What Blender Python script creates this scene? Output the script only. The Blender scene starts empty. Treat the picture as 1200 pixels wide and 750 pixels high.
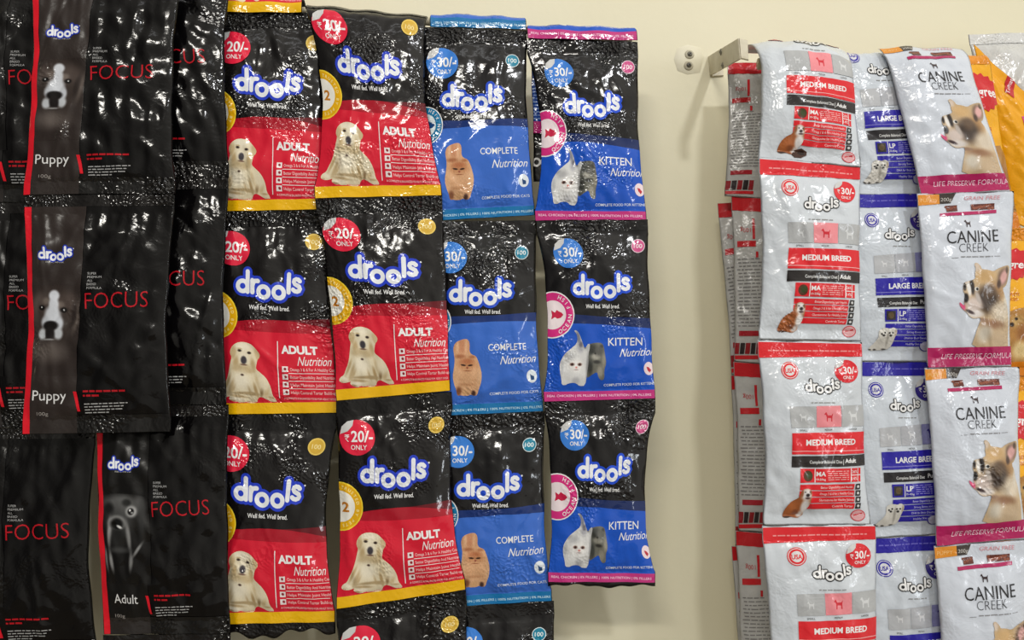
import bpy, math, random
import numpy as np
from mathutils import Vector
from mathutils.geometry import tessellate_polygon

# ------------------------------------------------------------------ camera, light, exposure
SC = bpy.context.scene
COL = SC.collection
CAM = np.array([0.0, -1.08, 1.50]); TILT = math.radians(3.0); FPX = 1000.0
camd = bpy.data.cameras.new('camera'); camo = bpy.data.objects.new('camera', camd); COL.objects.link(camo)
camd.sensor_width = 36.0; camd.lens = 36.0 * FPX / 1200.0; camd.clip_start = 0.02
camo.location = CAM; camo.rotation_euler = (math.radians(90) + TILT, 0, 0)
SC.camera = camo
SC.view_settings.view_transform = 'Standard'; SC.view_settings.look = 'None'
SC.view_settings.exposure = 0.12; SC.view_settings.gamma = 1.0; SC.view_settings.use_curve_mapping = False
wld = bpy.data.worlds.new('room_air'); SC.world = wld; wld.use_nodes = True
_nt = wld.node_tree; _bg = _nt.nodes['Background']                     # a pale room: bright above, dimmer towards the floor
_tc = _nt.nodes.new('ShaderNodeTexCoord'); _sx = _nt.nodes.new('ShaderNodeSeparateXYZ'); _mr = _nt.nodes.new('ShaderNodeMapRange')
_nt.links.new(_tc.outputs['Generated'], _sx.inputs[0]); _nt.links.new(_sx.outputs['Z'], _mr.inputs['Value'])
_mr.inputs['From Min'].default_value = 0.05; _mr.inputs['From Max'].default_value = 0.75
_mr.inputs['To Min'].default_value = 0.36; _mr.inputs['To Max'].default_value = 0.62
_bg.inputs[0].default_value = (1.0, 0.95, 0.84, 1); 
_mx = _nt.nodes.new('ShaderNodeMapRange'); _nt.links.new(_sx.outputs['X'], _mx.inputs['Value'])       # added ambient gradient: stronger from the right, weaker from the left, shapes film reflections
_mx.inputs['From Min'].default_value = -0.75; _mx.inputs['From Max'].default_value = 0.6; _mx.inputs['To Min'].default_value = 0.22; _mx.inputs['To Max'].default_value = 1.75
_ml = _nt.nodes.new('ShaderNodeMath'); _ml.operation = 'MULTIPLY'
_nt.links.new(_mr.outputs[0], _ml.inputs[0]); _nt.links.new(_mx.outputs[0], _ml.inputs[1]); _nt.links.new(_ml.outputs[0], _bg.inputs[1])

def area(name, loc, target, sx, sy, power, col):
    l = bpy.data.lights.new(name, 'AREA'); l.shape = 'RECTANGLE'; l.size = sx; l.size_y = sy
    l.energy = power; l.color = col
    o = bpy.data.objects.new(name, l); COL.objects.link(o); o.location = loc
    o.rotation_euler = (Vector(target) - Vector(loc)).to_track_quat('-Z', 'Y').to_euler()
    return o
area('room_lamp', (0.85, -2.45, 3.05), (0.15, 0, 1.5), 0.18, 0.10, 17, (0.97, 0.98, 1.0))
area('ceiling_tube', (-0.1, -1.0, 2.85), (0, -0.1, 1.6), 1.2, 0.05, 0.6, (0.97, 0.98, 1.0))
area('side_sparkle_light', (2.0, -2.3, 1.55), (0.0, 0, 1.45), 0.10, 0.6, 6, (0.9, 0.95, 1.0))  # added low side light that puts glints on the lower sachets
area('shadow_fill_light', (-0.5, -2.7, 2.95), (0.1, 0, 1.4), 0.8, 0.14, 24, (1.0, 0.96, 0.88))  # added fill light that lifts the strips' shadows on the wall

CT, ST = math.cos(TILT), math.sin(TILT)
def P(px, py, d):
    """the point on the plane d metres in front of the wall that the photograph shows at px, py"""
    a, b = (px - 600.0) / FPX, (375.0 - py) / FPX
    dr = np.array([a, CT - b * ST, ST + b * CT])
    return CAM + dr * ((-d - CAM[1]) / dr[1])

# ------------------------------------------------------------------ materials
def lin(c):
    return tuple((x / 12.92 if x <= 0.04045 else ((x + 0.055) / 1.055) ** 2.4) for x in (k / 255.0 for k in c))
def N(nt, kind, **kw):
    n = nt.nodes.new(kind)
    for k, v in kw.items(): setattr(n, k, v)
    return n
def crinkle_group(name, d1, d2, d3, lo=0.42, hi=0.62):
    g = bpy.data.node_groups.new(name, 'ShaderNodeTree')
    g.interface.new_socket('Normal', in_out='OUTPUT', socket_type='NodeSocketVector')
    out = N(g, 'NodeGroupOutput'); geo = N(g, 'ShaderNodeNewGeometry')
    warp = N(g, 'ShaderNodeTexNoise'); warp.inputs['Scale'].default_value = 22; warp.inputs['Detail'].default_value = 2
    g.links.new(geo.outputs['Position'], warp.inputs['Vector'])
    mx = N(g, 'ShaderNodeVectorMath', operation='MULTIPLY_ADD'); mx.inputs[1].default_value = (0.03, 0.03, 0.03)
    g.links.new(warp.outputs['Color'], mx.inputs[0]); g.links.new(geo.outputs['Position'], mx.inputs[2])
    vo = N(g, 'ShaderNodeTexVoronoi', feature='F1'); vo.inputs['Scale'].default_value = 48
    g.links.new(mx.outputs[0], vo.inputs['Vector'])
    b1 = N(g, 'ShaderNodeBump'); b1.inputs['Strength'].default_value = 1; b1.inputs['Distance'].default_value = d1
    g.links.new(vo.outputs['Distance'], b1.inputs['Height'])
    n2 = N(g, 'ShaderNodeTexNoise'); n2.inputs['Scale'].default_value = 95; n2.inputs['Detail'].default_value = 2
    g.links.new(mx.outputs[0], n2.inputs['Vector'])
    b2 = N(g, 'ShaderNodeBump'); b2.inputs['Strength'].default_value = 1; b2.inputs['Distance'].default_value = d2
    g.links.new(n2.outputs[0], b2.inputs['Height']); g.links.new(b1.outputs[0], b2.inputs['Normal'])
    n3 = N(g, 'ShaderNodeTexVoronoi', feature='F1'); n3.inputs['Scale'].default_value = 260
    g.links.new(mx.outputs[0], n3.inputs['Vector'])
    b3 = N(g, 'ShaderNodeBump'); b3.inputs['Strength'].default_value = 1; b3.inputs['Distance'].default_value = d3
    mk = N(g, 'ShaderNodeTexNoise'); mk.inputs['Scale'].default_value = 17; mk.inputs['Detail'].default_value = 1
    g.links.new(geo.outputs['Position'], mk.inputs['Vector'])
    rm = N(g, 'ShaderNodeMapRange'); rm.inputs['From Min'].default_value = lo; rm.inputs['From Max'].default_value = hi
    g.links.new(mk.outputs[0], rm.inputs['Value'])
    ml = N(g, 'ShaderNodeMath', operation='MULTIPLY'); g.links.new(n3.outputs['Distance'], ml.inputs[0]); g.links.new(rm.outputs[0], ml.inputs[1])
    g.links.new(ml.outputs[0], b3.inputs['Height']); g.links.new(b2.outputs[0], b3.inputs['Normal'])
    g.links.new(b3.outputs[0], out.inputs[0])
    return g
GROUPS = {'film': crinkle_group('film_crinkle', 0.0006, 0.0005, 0.0022, 0.50, 0.72),
          'soft': crinkle_group('soft_crinkle', 0.0009, 0.0008, 0.00035),
          'seal': crinkle_group('seal_crimp', 0.0010, 0.0013, 0.0030, 0.4, 0.66), 'calm': crinkle_group('calm_film', 0.0006, 0.0005, 0.0004, 0.54, 0.7)}
MATS = {}
def mat(col, kind='film', rough=0.13):
    key = (col, kind, rough)
    if key in MATS: return MATS[key]
    m = bpy.data.materials.new('%s_%s' % (kind, '_'.join(map(str, col)) if col else 'print')); m.use_nodes = True
    nt = m.node_tree; b = nt.nodes['Principled BSDF']
    b.inputs['Roughness'].default_value = rough; b.inputs['Specular IOR Level'].default_value = 0.36 if kind == 'calm' else 0.5
    if col is None:
        at = N(nt, 'ShaderNodeAttribute', attribute_name='print_colour'); nt.links.new(at.outputs['Color'], b.inputs['Base Color'])
        kind = 'film'
    else:
        b.inputs['Base Color'].default_value = (*lin(col), 1)
    if kind in GROUPS:
        gn = N(nt, 'ShaderNodeGroup'); gn.node_tree = GROUPS[kind]; nt.links.new(gn.outputs[0], b.inputs['Normal'])
    MATS[key] = m
    return m
def noisy(name, c0, c1, scale, rough, bump=0.0, bscale=200, metal=0.0):
    m = bpy.data.materials.new(name); m.use_nodes = True; nt = m.node_tree; b = nt.nodes['Principled BSDF']
    geo = N(nt, 'ShaderNodeNewGeometry'); n = N(nt, 'ShaderNodeTexNoise'); n.inputs['Scale'].default_value = scale; n.inputs['Detail'].default_value = 5
    nt.links.new(geo.outputs['Position'], n.inputs['Vector'])
    r = N(nt, 'ShaderNodeValToRGB'); r.color_ramp.elements[0].position = 0.35; r.color_ramp.elements[1].position = 0.65
    r.color_ramp.elements[0].color = (*lin(c0), 1); r.color_ramp.elements[1].color = (*lin(c1), 1)
    nt.links.new(n.outputs[0], r.inputs[0]); nt.links.new(r.outputs[0], b.inputs['Base Color'])
    b.inputs['Roughness'].default_value = rough; b.inputs['Metallic'].default_value = metal
    if bump:
        n2 = N(nt, 'ShaderNodeTexNoise'); n2.inputs['Scale'].default_value = bscale; n2.inputs['Detail'].default_value = 4
        nt.links.new(geo.outputs['Position'], n2.inputs['Vector'])
        bp = N(nt, 'ShaderNodeBump'); bp.inputs['Distance'].default_value = bump; bp.inputs['Strength'].default_value = 0.6
        nt.links.new(n2.outputs[0], bp.inputs['Height']); nt.links.new(bp.outputs[0], b.inputs['Normal'])
    return m
M_WALL = noisy('cream_painted_plaster', (228, 221, 192), (232, 226, 199), 3.0, 0.55, 0.0006, 60)
M_PATCH = noisy('filled_plaster', (232, 226, 204), (224, 217, 190), 30.0, 0.6, 0.0008, 120)
M_CREAM = noisy('cream_painted_steel', (214, 206, 182), (194, 184, 156), 40.0, 0.35, 0.0003, 150)
M_STEEL = noisy('dull_zinc', (150, 148, 140), (120, 117, 110), 60.0, 0.35, 0.0, 1, 0.9)
M_PLUG = noisy('grey_plastic_plug', (205, 200, 180), (180, 172, 150), 60.0, 0.5)
M_DARK = noisy('dark_slot', (40, 36, 30), (25, 22, 20), 60.0, 0.6)

# ------------------------------------------------------------------ mesh helpers
def make_obj(name, V, F, mats, fm=None, parent=None, smooth=True, normals=None, colour=None):
    me = bpy.data.meshes.new(name)
    me.from_pydata([tuple(v) for v in V], [], [tuple(int(i) for i in f) for f in F])
    for m in mats: me.materials.append(m)
    if fm is not None: me.polygons.foreach_set('material_index', np.asarray(fm, dtype=np.int32))
    if smooth: me.polygons.foreach_set('use_smooth', np.ones(len(me.polygons), dtype=bool))
    if colour is not None:
        a = me.color_attributes.new('print_colour', 'FLOAT_COLOR', 'POINT')
        a.data.foreach_set('color', np.asarray(colour, dtype=np.float32).ravel())
    me.update()
    if normals is not None: me.normals_split_custom_set_from_vertices([tuple(n) for n in normals])
    o = bpy.data.objects.new(name, me); COL.objects.link(o)
    if parent is not None: o.parent = parent
    return o
def empty(name, loc, label, cat, group=None):
    o = bpy.data.objects.new(name, None); COL.objects.link(o); o.location = loc; o.empty_display_size = 0.03
    o['label'] = label; o['category'] = cat
    if group: o['group'] = group
    return o
def tube(p0, p1, r, n=16):
    p0, p1 = Vector(p0), Vector(p1); d = (p1 - p0).normalized(); a = d.orthogonal().normalized(); b = d.cross(a)
    V, F = [], []
    for p in (p0, p1):
        for k in range(n):
            t = 2 * math.pi * k / n; V.append(p + (a * math.cos(t) + b * math.sin(t)) * r)
    for k in range(n): F.append((k, (k + 1) % n, n + (k + 1) % n, n + k))
    F.append(tuple(range(n - 1, -1, -1))); F.append(tuple(range(n, 2 * n)))
    return V, F
def plate(quad, thick):
    """a plate with bevelled rim from four corner points"""
    q = [Vector(p) for p in quad]; n = (q[1] - q[0]).cross(q[3] - q[0]).normalized() * (thick / 2)
    c = sum(q, Vector()) / 4; V, F = [], []
    bv = thick * 0.3
    for s, ins in ((-1, bv), (-0.5, 0), (0.5, 0), (1, bv)):
        for p in q: V.append(p + (c - p).normalized() * ins + n * s)
    for r in range(3):
        for k in range(4): F.append((r * 4 + k, r * 4 + (k + 1) % 4, r * 4 + 4 + (k + 1) % 4, r * 4 + 4 + k))
    F.append((3, 2, 1, 0)); F.append((12, 13, 14, 15))
    return V, F
def dome(c, axis, r, h, n=16, rings=4):
    c, ax = Vector(c), Vector(axis).normalized(); a = ax.orthogonal().normalized(); b = ax.cross(a); V, F = [], []
    for i in range(rings + 1):
        t = i / rings * math.pi / 2; rr, hh = r * math.cos(t) + 1e-5, h * math.sin(t)
        for k in range(n):
            u = 2 * math.pi * k / n; V.append(c + (a * math.cos(u) + b * math.sin(u)) * rr + ax * hh)
    for i in range(rings):
        for k in range(n): F.append((i * n + k, i * n + (k + 1) % n, (i + 1) * n + (k + 1) % n, (i + 1) * n + k))
    F.append(tuple(range(rings * n, rings * n + n))); F.append(tuple(range(n - 1, -1, -1)))
    return V, F

# ------------------------------------------------------------------ 2-D artwork kit
def subdiv(V, T, h):
    V = np.asarray(V, float); T = np.asarray(T, int).reshape(-1, 3)
    for _ in range(14):
        E = np.sort(np.concatenate([T[:, [0, 1]], T[:, [1, 2]], T[:, [2, 0]]]), axis=1)
        U, inv = np.unique(E, axis=0, return_inverse=True); inv = inv.ravel()
        long = np.linalg.norm(V[U[:, 0]] - V[U[:, 1]], axis=1) > h
        if not long.any(): break
        idx = np.full(len(U), -1); idx[long] = len(V) + np.arange(long.sum())
        V = np.concatenate([V, (V[U[long, 0]] + V[U[long, 1]]) / 2])
        n = len(T); m = np.stack([idx[inv[:n]], idx[inv[n:2 * n]], idx[inv[2 * n:]]], axis=1)
        out = [T[(m < 0).all(axis=1)]]
        for t, q in zip(T[(m >= 0).any(axis=1)].tolist(), m[(m >= 0).any(axis=1)].tolist()):
            k = sum(x >= 0 for x in q)
            if k == 3:
                out.append([[t[0], q[0], q[2]], [q[0], t[1], q[1]], [q[2], q[1], t[2]], q])
            elif k == 1:
                i = [x >= 0 for x in q].index(True); a, b, c = t[i], t[(i + 1) % 3], t[(i + 2) % 3]
                out.append([[a, q[i], c], [q[i], b, c]])
            else:
                i = [x >= 0 for x in q].index(False); a, b, c = t[i], t[(i + 1) % 3], t[(i + 2) % 3]
                mb, mc = q[(i + 1) % 3], q[(i + 2) % 3]
                out.append([[c, mc, mb], [mc, a, b], [mc, b, mb]])
        T = np.concatenate([np.asarray(o, int).reshape(-1, 3) for o in out])
    return V, T
def s_poly(pts):
    T = tessellate_polygon([[Vector((x, y, 0)) for x, y in pts]])
    return np.array(pts, float), np.array(T, int)
def s_rect(x0, y0, x1, y1): return np.array([(x0, y0), (x1, y0), (x1, y1), (x0, y1)], float), np.array([(0, 1, 2), (0, 2, 3)])
def s_ell(cx, cy, rx, ry=None, n=32):
    ry = rx if ry is None else ry; t = np.arange(n) * 2 * math.pi / n
    V = np.concatenate([[[cx, cy]], np.stack([cx + rx * np.cos(t), cy + ry * np.sin(t)], 1)])
    return V, np.array([(0, 1 + k, 1 + (k + 1) % n) for k in range(n)])
def s_stroke(pts, w, closed=False):
    p = np.array(pts, float); n = len(p)
    if closed: tan = np.roll(p, -1, 0) - np.roll(p, 1, 0)
    else:
        tan = np.empty_like(p); tan[1:-1] = p[2:] - p[:-2]; tan[0] = p[1] - p[0]; tan[-1] = p[-1] - p[-2]
    tan /= np.linalg.norm(tan, axis=1)[:, None] + 1e-9
    nr = np.stack([-tan[:, 1], tan[:, 0]], 1) * w / 2
    V = list(p + nr) + list(p - nr); T = []
    for k in range(n if closed else n - 1):
        j = (k + 1) % n; T += [(k, j, n + j), (k, n + j, n + k)]
    if not closed:
        for e, sgn in ((0, -1), (n - 1, 1)):
            base = math.atan2(tan[e, 1] * sgn, tan[e, 0] * sgn); c = len(V); V.append(p[e]); m = 8; f = len(V)
            for k in range(m + 1):
                a = base - math.pi / 2 + math.pi * k / m; V.append(p[e] + np.array([math.cos(a), math.sin(a)]) * w / 2)
            T += [(c, f + k, f + k + 1) for k in range(m)]
    return np.array(V), np.array(T)
def circ(cx, cy, r, n=28, ry=None):
    ry = r if ry is None else ry
    return [(cx + r * math.cos(2 * math.pi * k / n), cy + ry * math.sin(2 * math.pi * k / n)) for k in range(n)]
TXT = {}
def raw_text(s, bold, shear):
    key = (s, bold, shear)
    if key not in TXT:
        c = bpy.data.curves.new('writing', 'FONT'); c.body = s; c.size = 1.0; c.offset = bold; c.shear = shear; c.resolution_u = 3
        c.fill_mode = 'FRONT'
        o = bpy.data.objects.new('writing', c); COL.objects.link(o)
        dg = bpy.context.evaluated_depsgraph_get(); ev = o.evaluated_get(dg); me = ev.to_mesh()
        me.calc_loop_triangles()
        V = np.array([v.co[:2] for v in me.vertices], float).reshape(-1, 2); T = np.array([t.vertices[:] for t in me.loop_triangles], int).reshape(-1, 3)
        ev.to_mesh_clear(); bpy.data.objects.remove(o); bpy.data.curves.remove(c)
        TXT[key] = (V, T)
    return TXT[key]
def s_text(s, x, y, h, w=None, align='c', bold=0.0, shear=0.0, rot=0.0):
    """writing with cap height h, its middle (or left end) at x and its baseline at y, stretched to width w"""
    V, T = raw_text(s, bold, shear)
    if not len(V): return V, T
    H, _ = raw_text('H', bold, 0.0)
    sc = h / (H[:, 1].max() - H[:, 1].min()); x0, x1 = V[:, 0].min(), V[:, 0].max()
    sx = w / (x1 - x0) if w else sc
    X = (V[:, 0] - x0) * sx; Y = -V[:, 1] * sc
    if align == 'c': X = X - (x1 - x0) * sx / 2
    r = math.radians(rot); return np.stack([x + X * math.cos(r) - Y * math.sin(r), y + X * math.sin(r) + Y * math.cos(r)], 1), T
def s_arc_text(s, cx, cy, r, a0, a1, h, bold=0.01):
    out = []
    for i, ch in enumerate(s):
        if ch == ' ': continue
        a = a0 + (a1 - a0) * i / max(1, len(s) - 1); t = math.radians(a)
        out.append(s_text(ch, cx + r * math.cos(t), cy + r * math.sin(t), h, bold=bold, rot=a + 90 if a1 > a0 else a - 90))
    return out
def s_words(x0, y, x1, h, rnd, slope=0.0):
    """one line of print too small to read: short bars, one to a word"""
    out = []; x = x0
    while x < x1 - 1:
        w = min(rnd.uniform(2.5, 8.5), x1 - x); yy = y + (x - x0) * slope
        out.append(s_poly([(x, yy - h), (x + w, yy - h + w * slope), (x + w, yy + w * slope), (x, yy)])); x += w + 1.3
    return out

class Art:
    """printed artwork of one kind of pack, in the pixel frame of a reference quad TL TR BR BL"""
    def __init__(self, quad, base, base_kind='film', rough=0.13):
        self.q = np.array(quad, float); self.base = base; self.base_kind = base_kind; self.rough = rough; self.items = []
    def uv(self, V):
        a, b, c, d = self.q; u = np.full(len(V), 0.5); v = np.full(len(V), 0.5)
        for _ in range(8):
            p = (a * ((1 - u) * (1 - v))[:, None] + b * (u * (1 - v))[:, None] + c * (u * v)[:, None] + d * ((1 - u) * v)[:, None]) - V
            du = (b - a) * (1 - v)[:, None] + (c - d) * v[:, None]; dv = (d - a) * (1 - u)[:, None] + (c - b) * u[:, None]
            det = du[:, 0] * dv[:, 1] - du[:, 1] * dv[:, 0]
            u = u - (p[:, 0] * dv[:, 1] - p[:, 1] * dv[:, 0]) / det; v = v - (du[:, 0] * p[:, 1] - du[:, 1] * p[:, 0]) / det
        return np.stack([u, v], 1)
    def add(self, part, shapes, col, layer=1.0, kind=None, colour_fn=None, h=2.5, clip=True, rough=None):
        """PART 'pouch' is the printed film itself, 'a/b' a sub-part b of the part a"""
        if isinstance(shapes, tuple): shapes = [shapes]
        for V, T in shapes:
            if not len(T): continue
            V, T = subdiv(V, T, 1.25 if colour_fn else h)
            col4 = None
            if colour_fn: col4 = colour_fn(V)
            UV = self.uv(V)
            if clip: UV, T, col4 = clip_uv(UV, T, col4)
            if not len(T): continue
            self.items.append((part, layer, mat(None if colour_fn else col, kind or self.base_kind, rough or self.rough), UV, T, col4))
def clip_uv(UV, T, C):
    for ax, lim, sg in ((0, 0.006, 1), (0, 0.994, -1), (1, 0.002, 1), (1, 0.998, -1)):
        s = (UV[:, ax] - lim) * sg
        if (s >= 0).all(): continue
        keep = (s[T] >= 0).all(axis=1); cross = (s[T] >= 0).any(axis=1) & ~keep
        nv, nt, nc = [], [], []
        for t in T[cross].tolist():
            poly = []
            for k in range(3):
                i, j = t[k], t[(k + 1) % 3]
                if s[i] >= 0: poly.append(i)
                if (s[i] >= 0) != (s[j] >= 0):
                    f = s[i] / (s[i] - s[j]); poly.append(len(UV) + len(nv)); nv.append(UV[i] + (UV[j] - UV[i]) * f)
                    if C is not None: nc.append(C[i] + (C[j] - C[i]) * f)
            for k in range(1, len(poly) - 1): nt.append((poly[0], poly[k], poly[k + 1]))
        T = np.concatenate([T[keep], np.array(nt, int).reshape(-1, 3)])
        if nv:
            UV = np.concatenate([UV, nv])
            if C is not None: C = np.concatenate([C, nc])
    used, inv = np.unique(T, return_inverse=True)
    return UV[used], inv.reshape(-1, 3), (C[used] if C is not None else None)

def picture(base, blobs, ox, oy, sc, grain=0.0):
    """colours of a printed photograph: soft spots (x, y, rx, ry, colour, softness, angle) over a base colour"""
    def fn(V):
        X = (V[:, 0] - ox) * sc; Y = (V[:, 1] - oy) * sc
        c = np.tile(np.array(base, float), (len(V), 1))
        for b in blobs:
            x, y, rx, ry, colr = b[:5]; soft = b[5] if len(b) > 5 else 0.5; ang = math.radians(b[6]) if len(b) > 6 else 0
            dx, dy = X - x, Y - y; ex = (dx * math.cos(ang) + dy * math.sin(ang)) / rx; ey = (-dx * math.sin(ang) + dy * math.cos(ang)) / ry
            r = np.sqrt(ex * ex + ey * ey); a = np.clip((1 + soft - r) / (2 * soft), 0, 1); a = a * a * (3 - 2 * a)
            c = c + (np.array(colr, float) - c) * a[:, None]
        if grain:
            g = np.sin(V[:, 0] * 2.9 + 3 * np.sin(V[:, 1] * 1.3)) * np.sin(V[:, 1] * 2.3 + 2 * np.sin(V[:, 0] * 0.9)); c = c * (1 + grain * g[:, None])
        c = np.clip(c, 0, 255) / 255.0; l = np.where(c <= 0.04045, c / 12.92, ((c + 0.055) / 1.055) ** 2.4)
        return np.concatenate([l, np.ones((len(V), 1))], 1)
    return fn
def outl(pts, ox, oy, sc, smooth=2):
    p = np.array(pts, float) / sc + np.array([ox, oy])
    for _ in range(smooth):
        q = np.roll(p, -1, 0); p = np.stack([p * 0.75 + q * 0.25, p * 0.25 + q * 0.75], 1).reshape(-1, 2)
    return [tuple(x) for x in p]

# ------------------------------------------------------------------ shared printed marks
def logo(A, cx, cy, s, halo, halo_w, face=(232, 235, 240), w=5.2, layer=2.0, rot=0.0):
    st = [(circ(-32.5, 2.7, 6.1), True), ([(-26.3, -15), (-26.3, -3), (-26.3, 9)], False),
          ([(-20.3, -5), (-20.3, 2), (-20.3, 9)], False), ([(-20.3, 1), (-18.8, -3), (-16.5, -4.6), (-13.2, -4.8)], False),
          (circ(-6.5, 7.5, 6.4), True), (circ(12.5, 6.5, 6.4), True), ([(24.6, -16), (24.6, -5), (24.6, 5)], False),
          ([(38.2, -9.2), (36.5, -10.8), (34, -11), (31.6, -9.8), (31, -7.6), (32.3, -5.4), (35, -4.2), (37.6, -2.8), (38.7, -0.4), (37.6, 2), (34.8, 3.2), (32, 2.8), (30.2, 1.4)], False)]
    r = math.radians(rot); tr = lambda p: [(cx + s * (x * math.cos(r) - y * math.sin(r)), cy + s * (x * math.sin(r) + y * math.cos(r))) for x, y in p]
    for i, (p, c) in enumerate(st): A.add('logo', s_stroke(tr(p), (w + halo_w) * s, c), halo, layer + i * 0.06)
    for i in (0, 4, 5):
        p = st[i][0]; mx, my = np.mean(p, 0); A.add('logo', s_ell(*tr([(mx, my)])[0], 4.6 * s), halo, layer + 0.5)
    for i, (p, c) in enumerate(st): A.add('logo', s_stroke(tr(p), w * s, c), face, layer + 0.7 + i * 0.06)
    A.add('logo', s_ell(*tr([(44, -13)])[0], 1.1 * s, n=10), face, layer)
def rupee(x, y, s):
    return [s_stroke([(x, y), (x + 5 * s, y)], 0.9 * s), s_stroke([(x, y + 2 * s), (x + 5 * s, y + 2 * s)], 0.9 * s),
            s_stroke([(x + 0.5 * s, y), (x + 3 * s, y + 0.6 * s), (x + 3.6 * s, y + 2 * s), (x + 3 * s, y + 3.6 * s), (x + 0.5 * s, y + 4.2 * s), (x + 4 * s, y + 8 * s)], 0.9 * s)]
def price(A, cx, cy, r, n, col, only=True, layer=2.0):
    k = r / 21.7; W = (240, 240, 240)
    A.add('price_sticker', s_ell(cx, cy, r, r * 0.96), col, layer)
    A.add('price_sticker', s_text(n, cx + 6 * k, cy + 4.7 * k, 13 * k, 26 * k, bold=0.02), W, layer + 1)
    for i, sh in enumerate(rupee(cx - 14.5 * k, cy - 3 * k, 0.95 * k)): A.add('price_sticker', sh, W, layer + 1 + 0.1 * i)
    if only: A.add('price_sticker', s_text('ONLY', cx + 2.5 * k, cy + 14 * k, 5.6 * k, 20 * k, bold=0.01), W, layer + 1)
    A.add('price_sticker/peeled_corner', s_poly([(cx - 20.5 * k, cy - 4 * k), (cx - 18 * k, cy - 13 * k), (cx - 11 * k, cy - 19 * k), (cx - 3.5 * k, cy - 20.6 * k), (cx - 5 * k, cy - 14 * k), (cx - 11 * k, cy - 7.5 * k)]), (205, 205, 205), layer + 2)
def ring_badge(A, name, cx, cy, r, col, inner, ring_text, a0, a1, layer=1.6):
    A.add(name, s_ell(cx, cy, r), (240, 240, 240), layer); A.add(name, s_ell(cx, cy, r * 0.95), col, layer + 0.4)
    A.add(name, s_ell(cx, cy, r * 0.62), inner, layer + 0.8)
    for sh in s_arc_text(ring_text, cx, cy, r * 0.88, a0, a1, r * 0.17): A.add(name, sh, (245, 245, 245), layer + 1.2)
def fish(A, name, cx, cy, s, col, layer=3.0):
    A.add(name, s_poly([(cx + 9 * s, cy), (cx + 5 * s, cy + 4 * s), (cx, cy + 5 * s), (cx - 4 * s, cy + 3 * s), (cx - 9 * s, cy + 6 * s), (cx - 8 * s, cy), (cx - 9 * s, cy - 6 * s), (cx - 4 * s, cy - 3 * s), (cx - 1 * s, cy - 6.5 * s), (cx + 2 * s, cy - 4.6 * s), (cx + 6 * s, cy - 3 * s)]), col, layer)
def dog_icon(cx, cy, s):
    p = [(-5, -5), (-3.5, -6), (-2.6, -4), (-1.6, -2), (3.4, -2.2), (5, -4.6), (5.3, -4), (4.6, -0.6), (4.8, 5.6), (3.4, 5.6), (3, 1.4), (-1.4, 1.2), (-1.7, 5.6), (-3, 5.6), (-3.1, 0), (-4, -2.6), (-6, -3)]
    return s_poly([(cx + x * s, cy + y * s) for x, y in p])

WH = (238, 238, 238)
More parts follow.
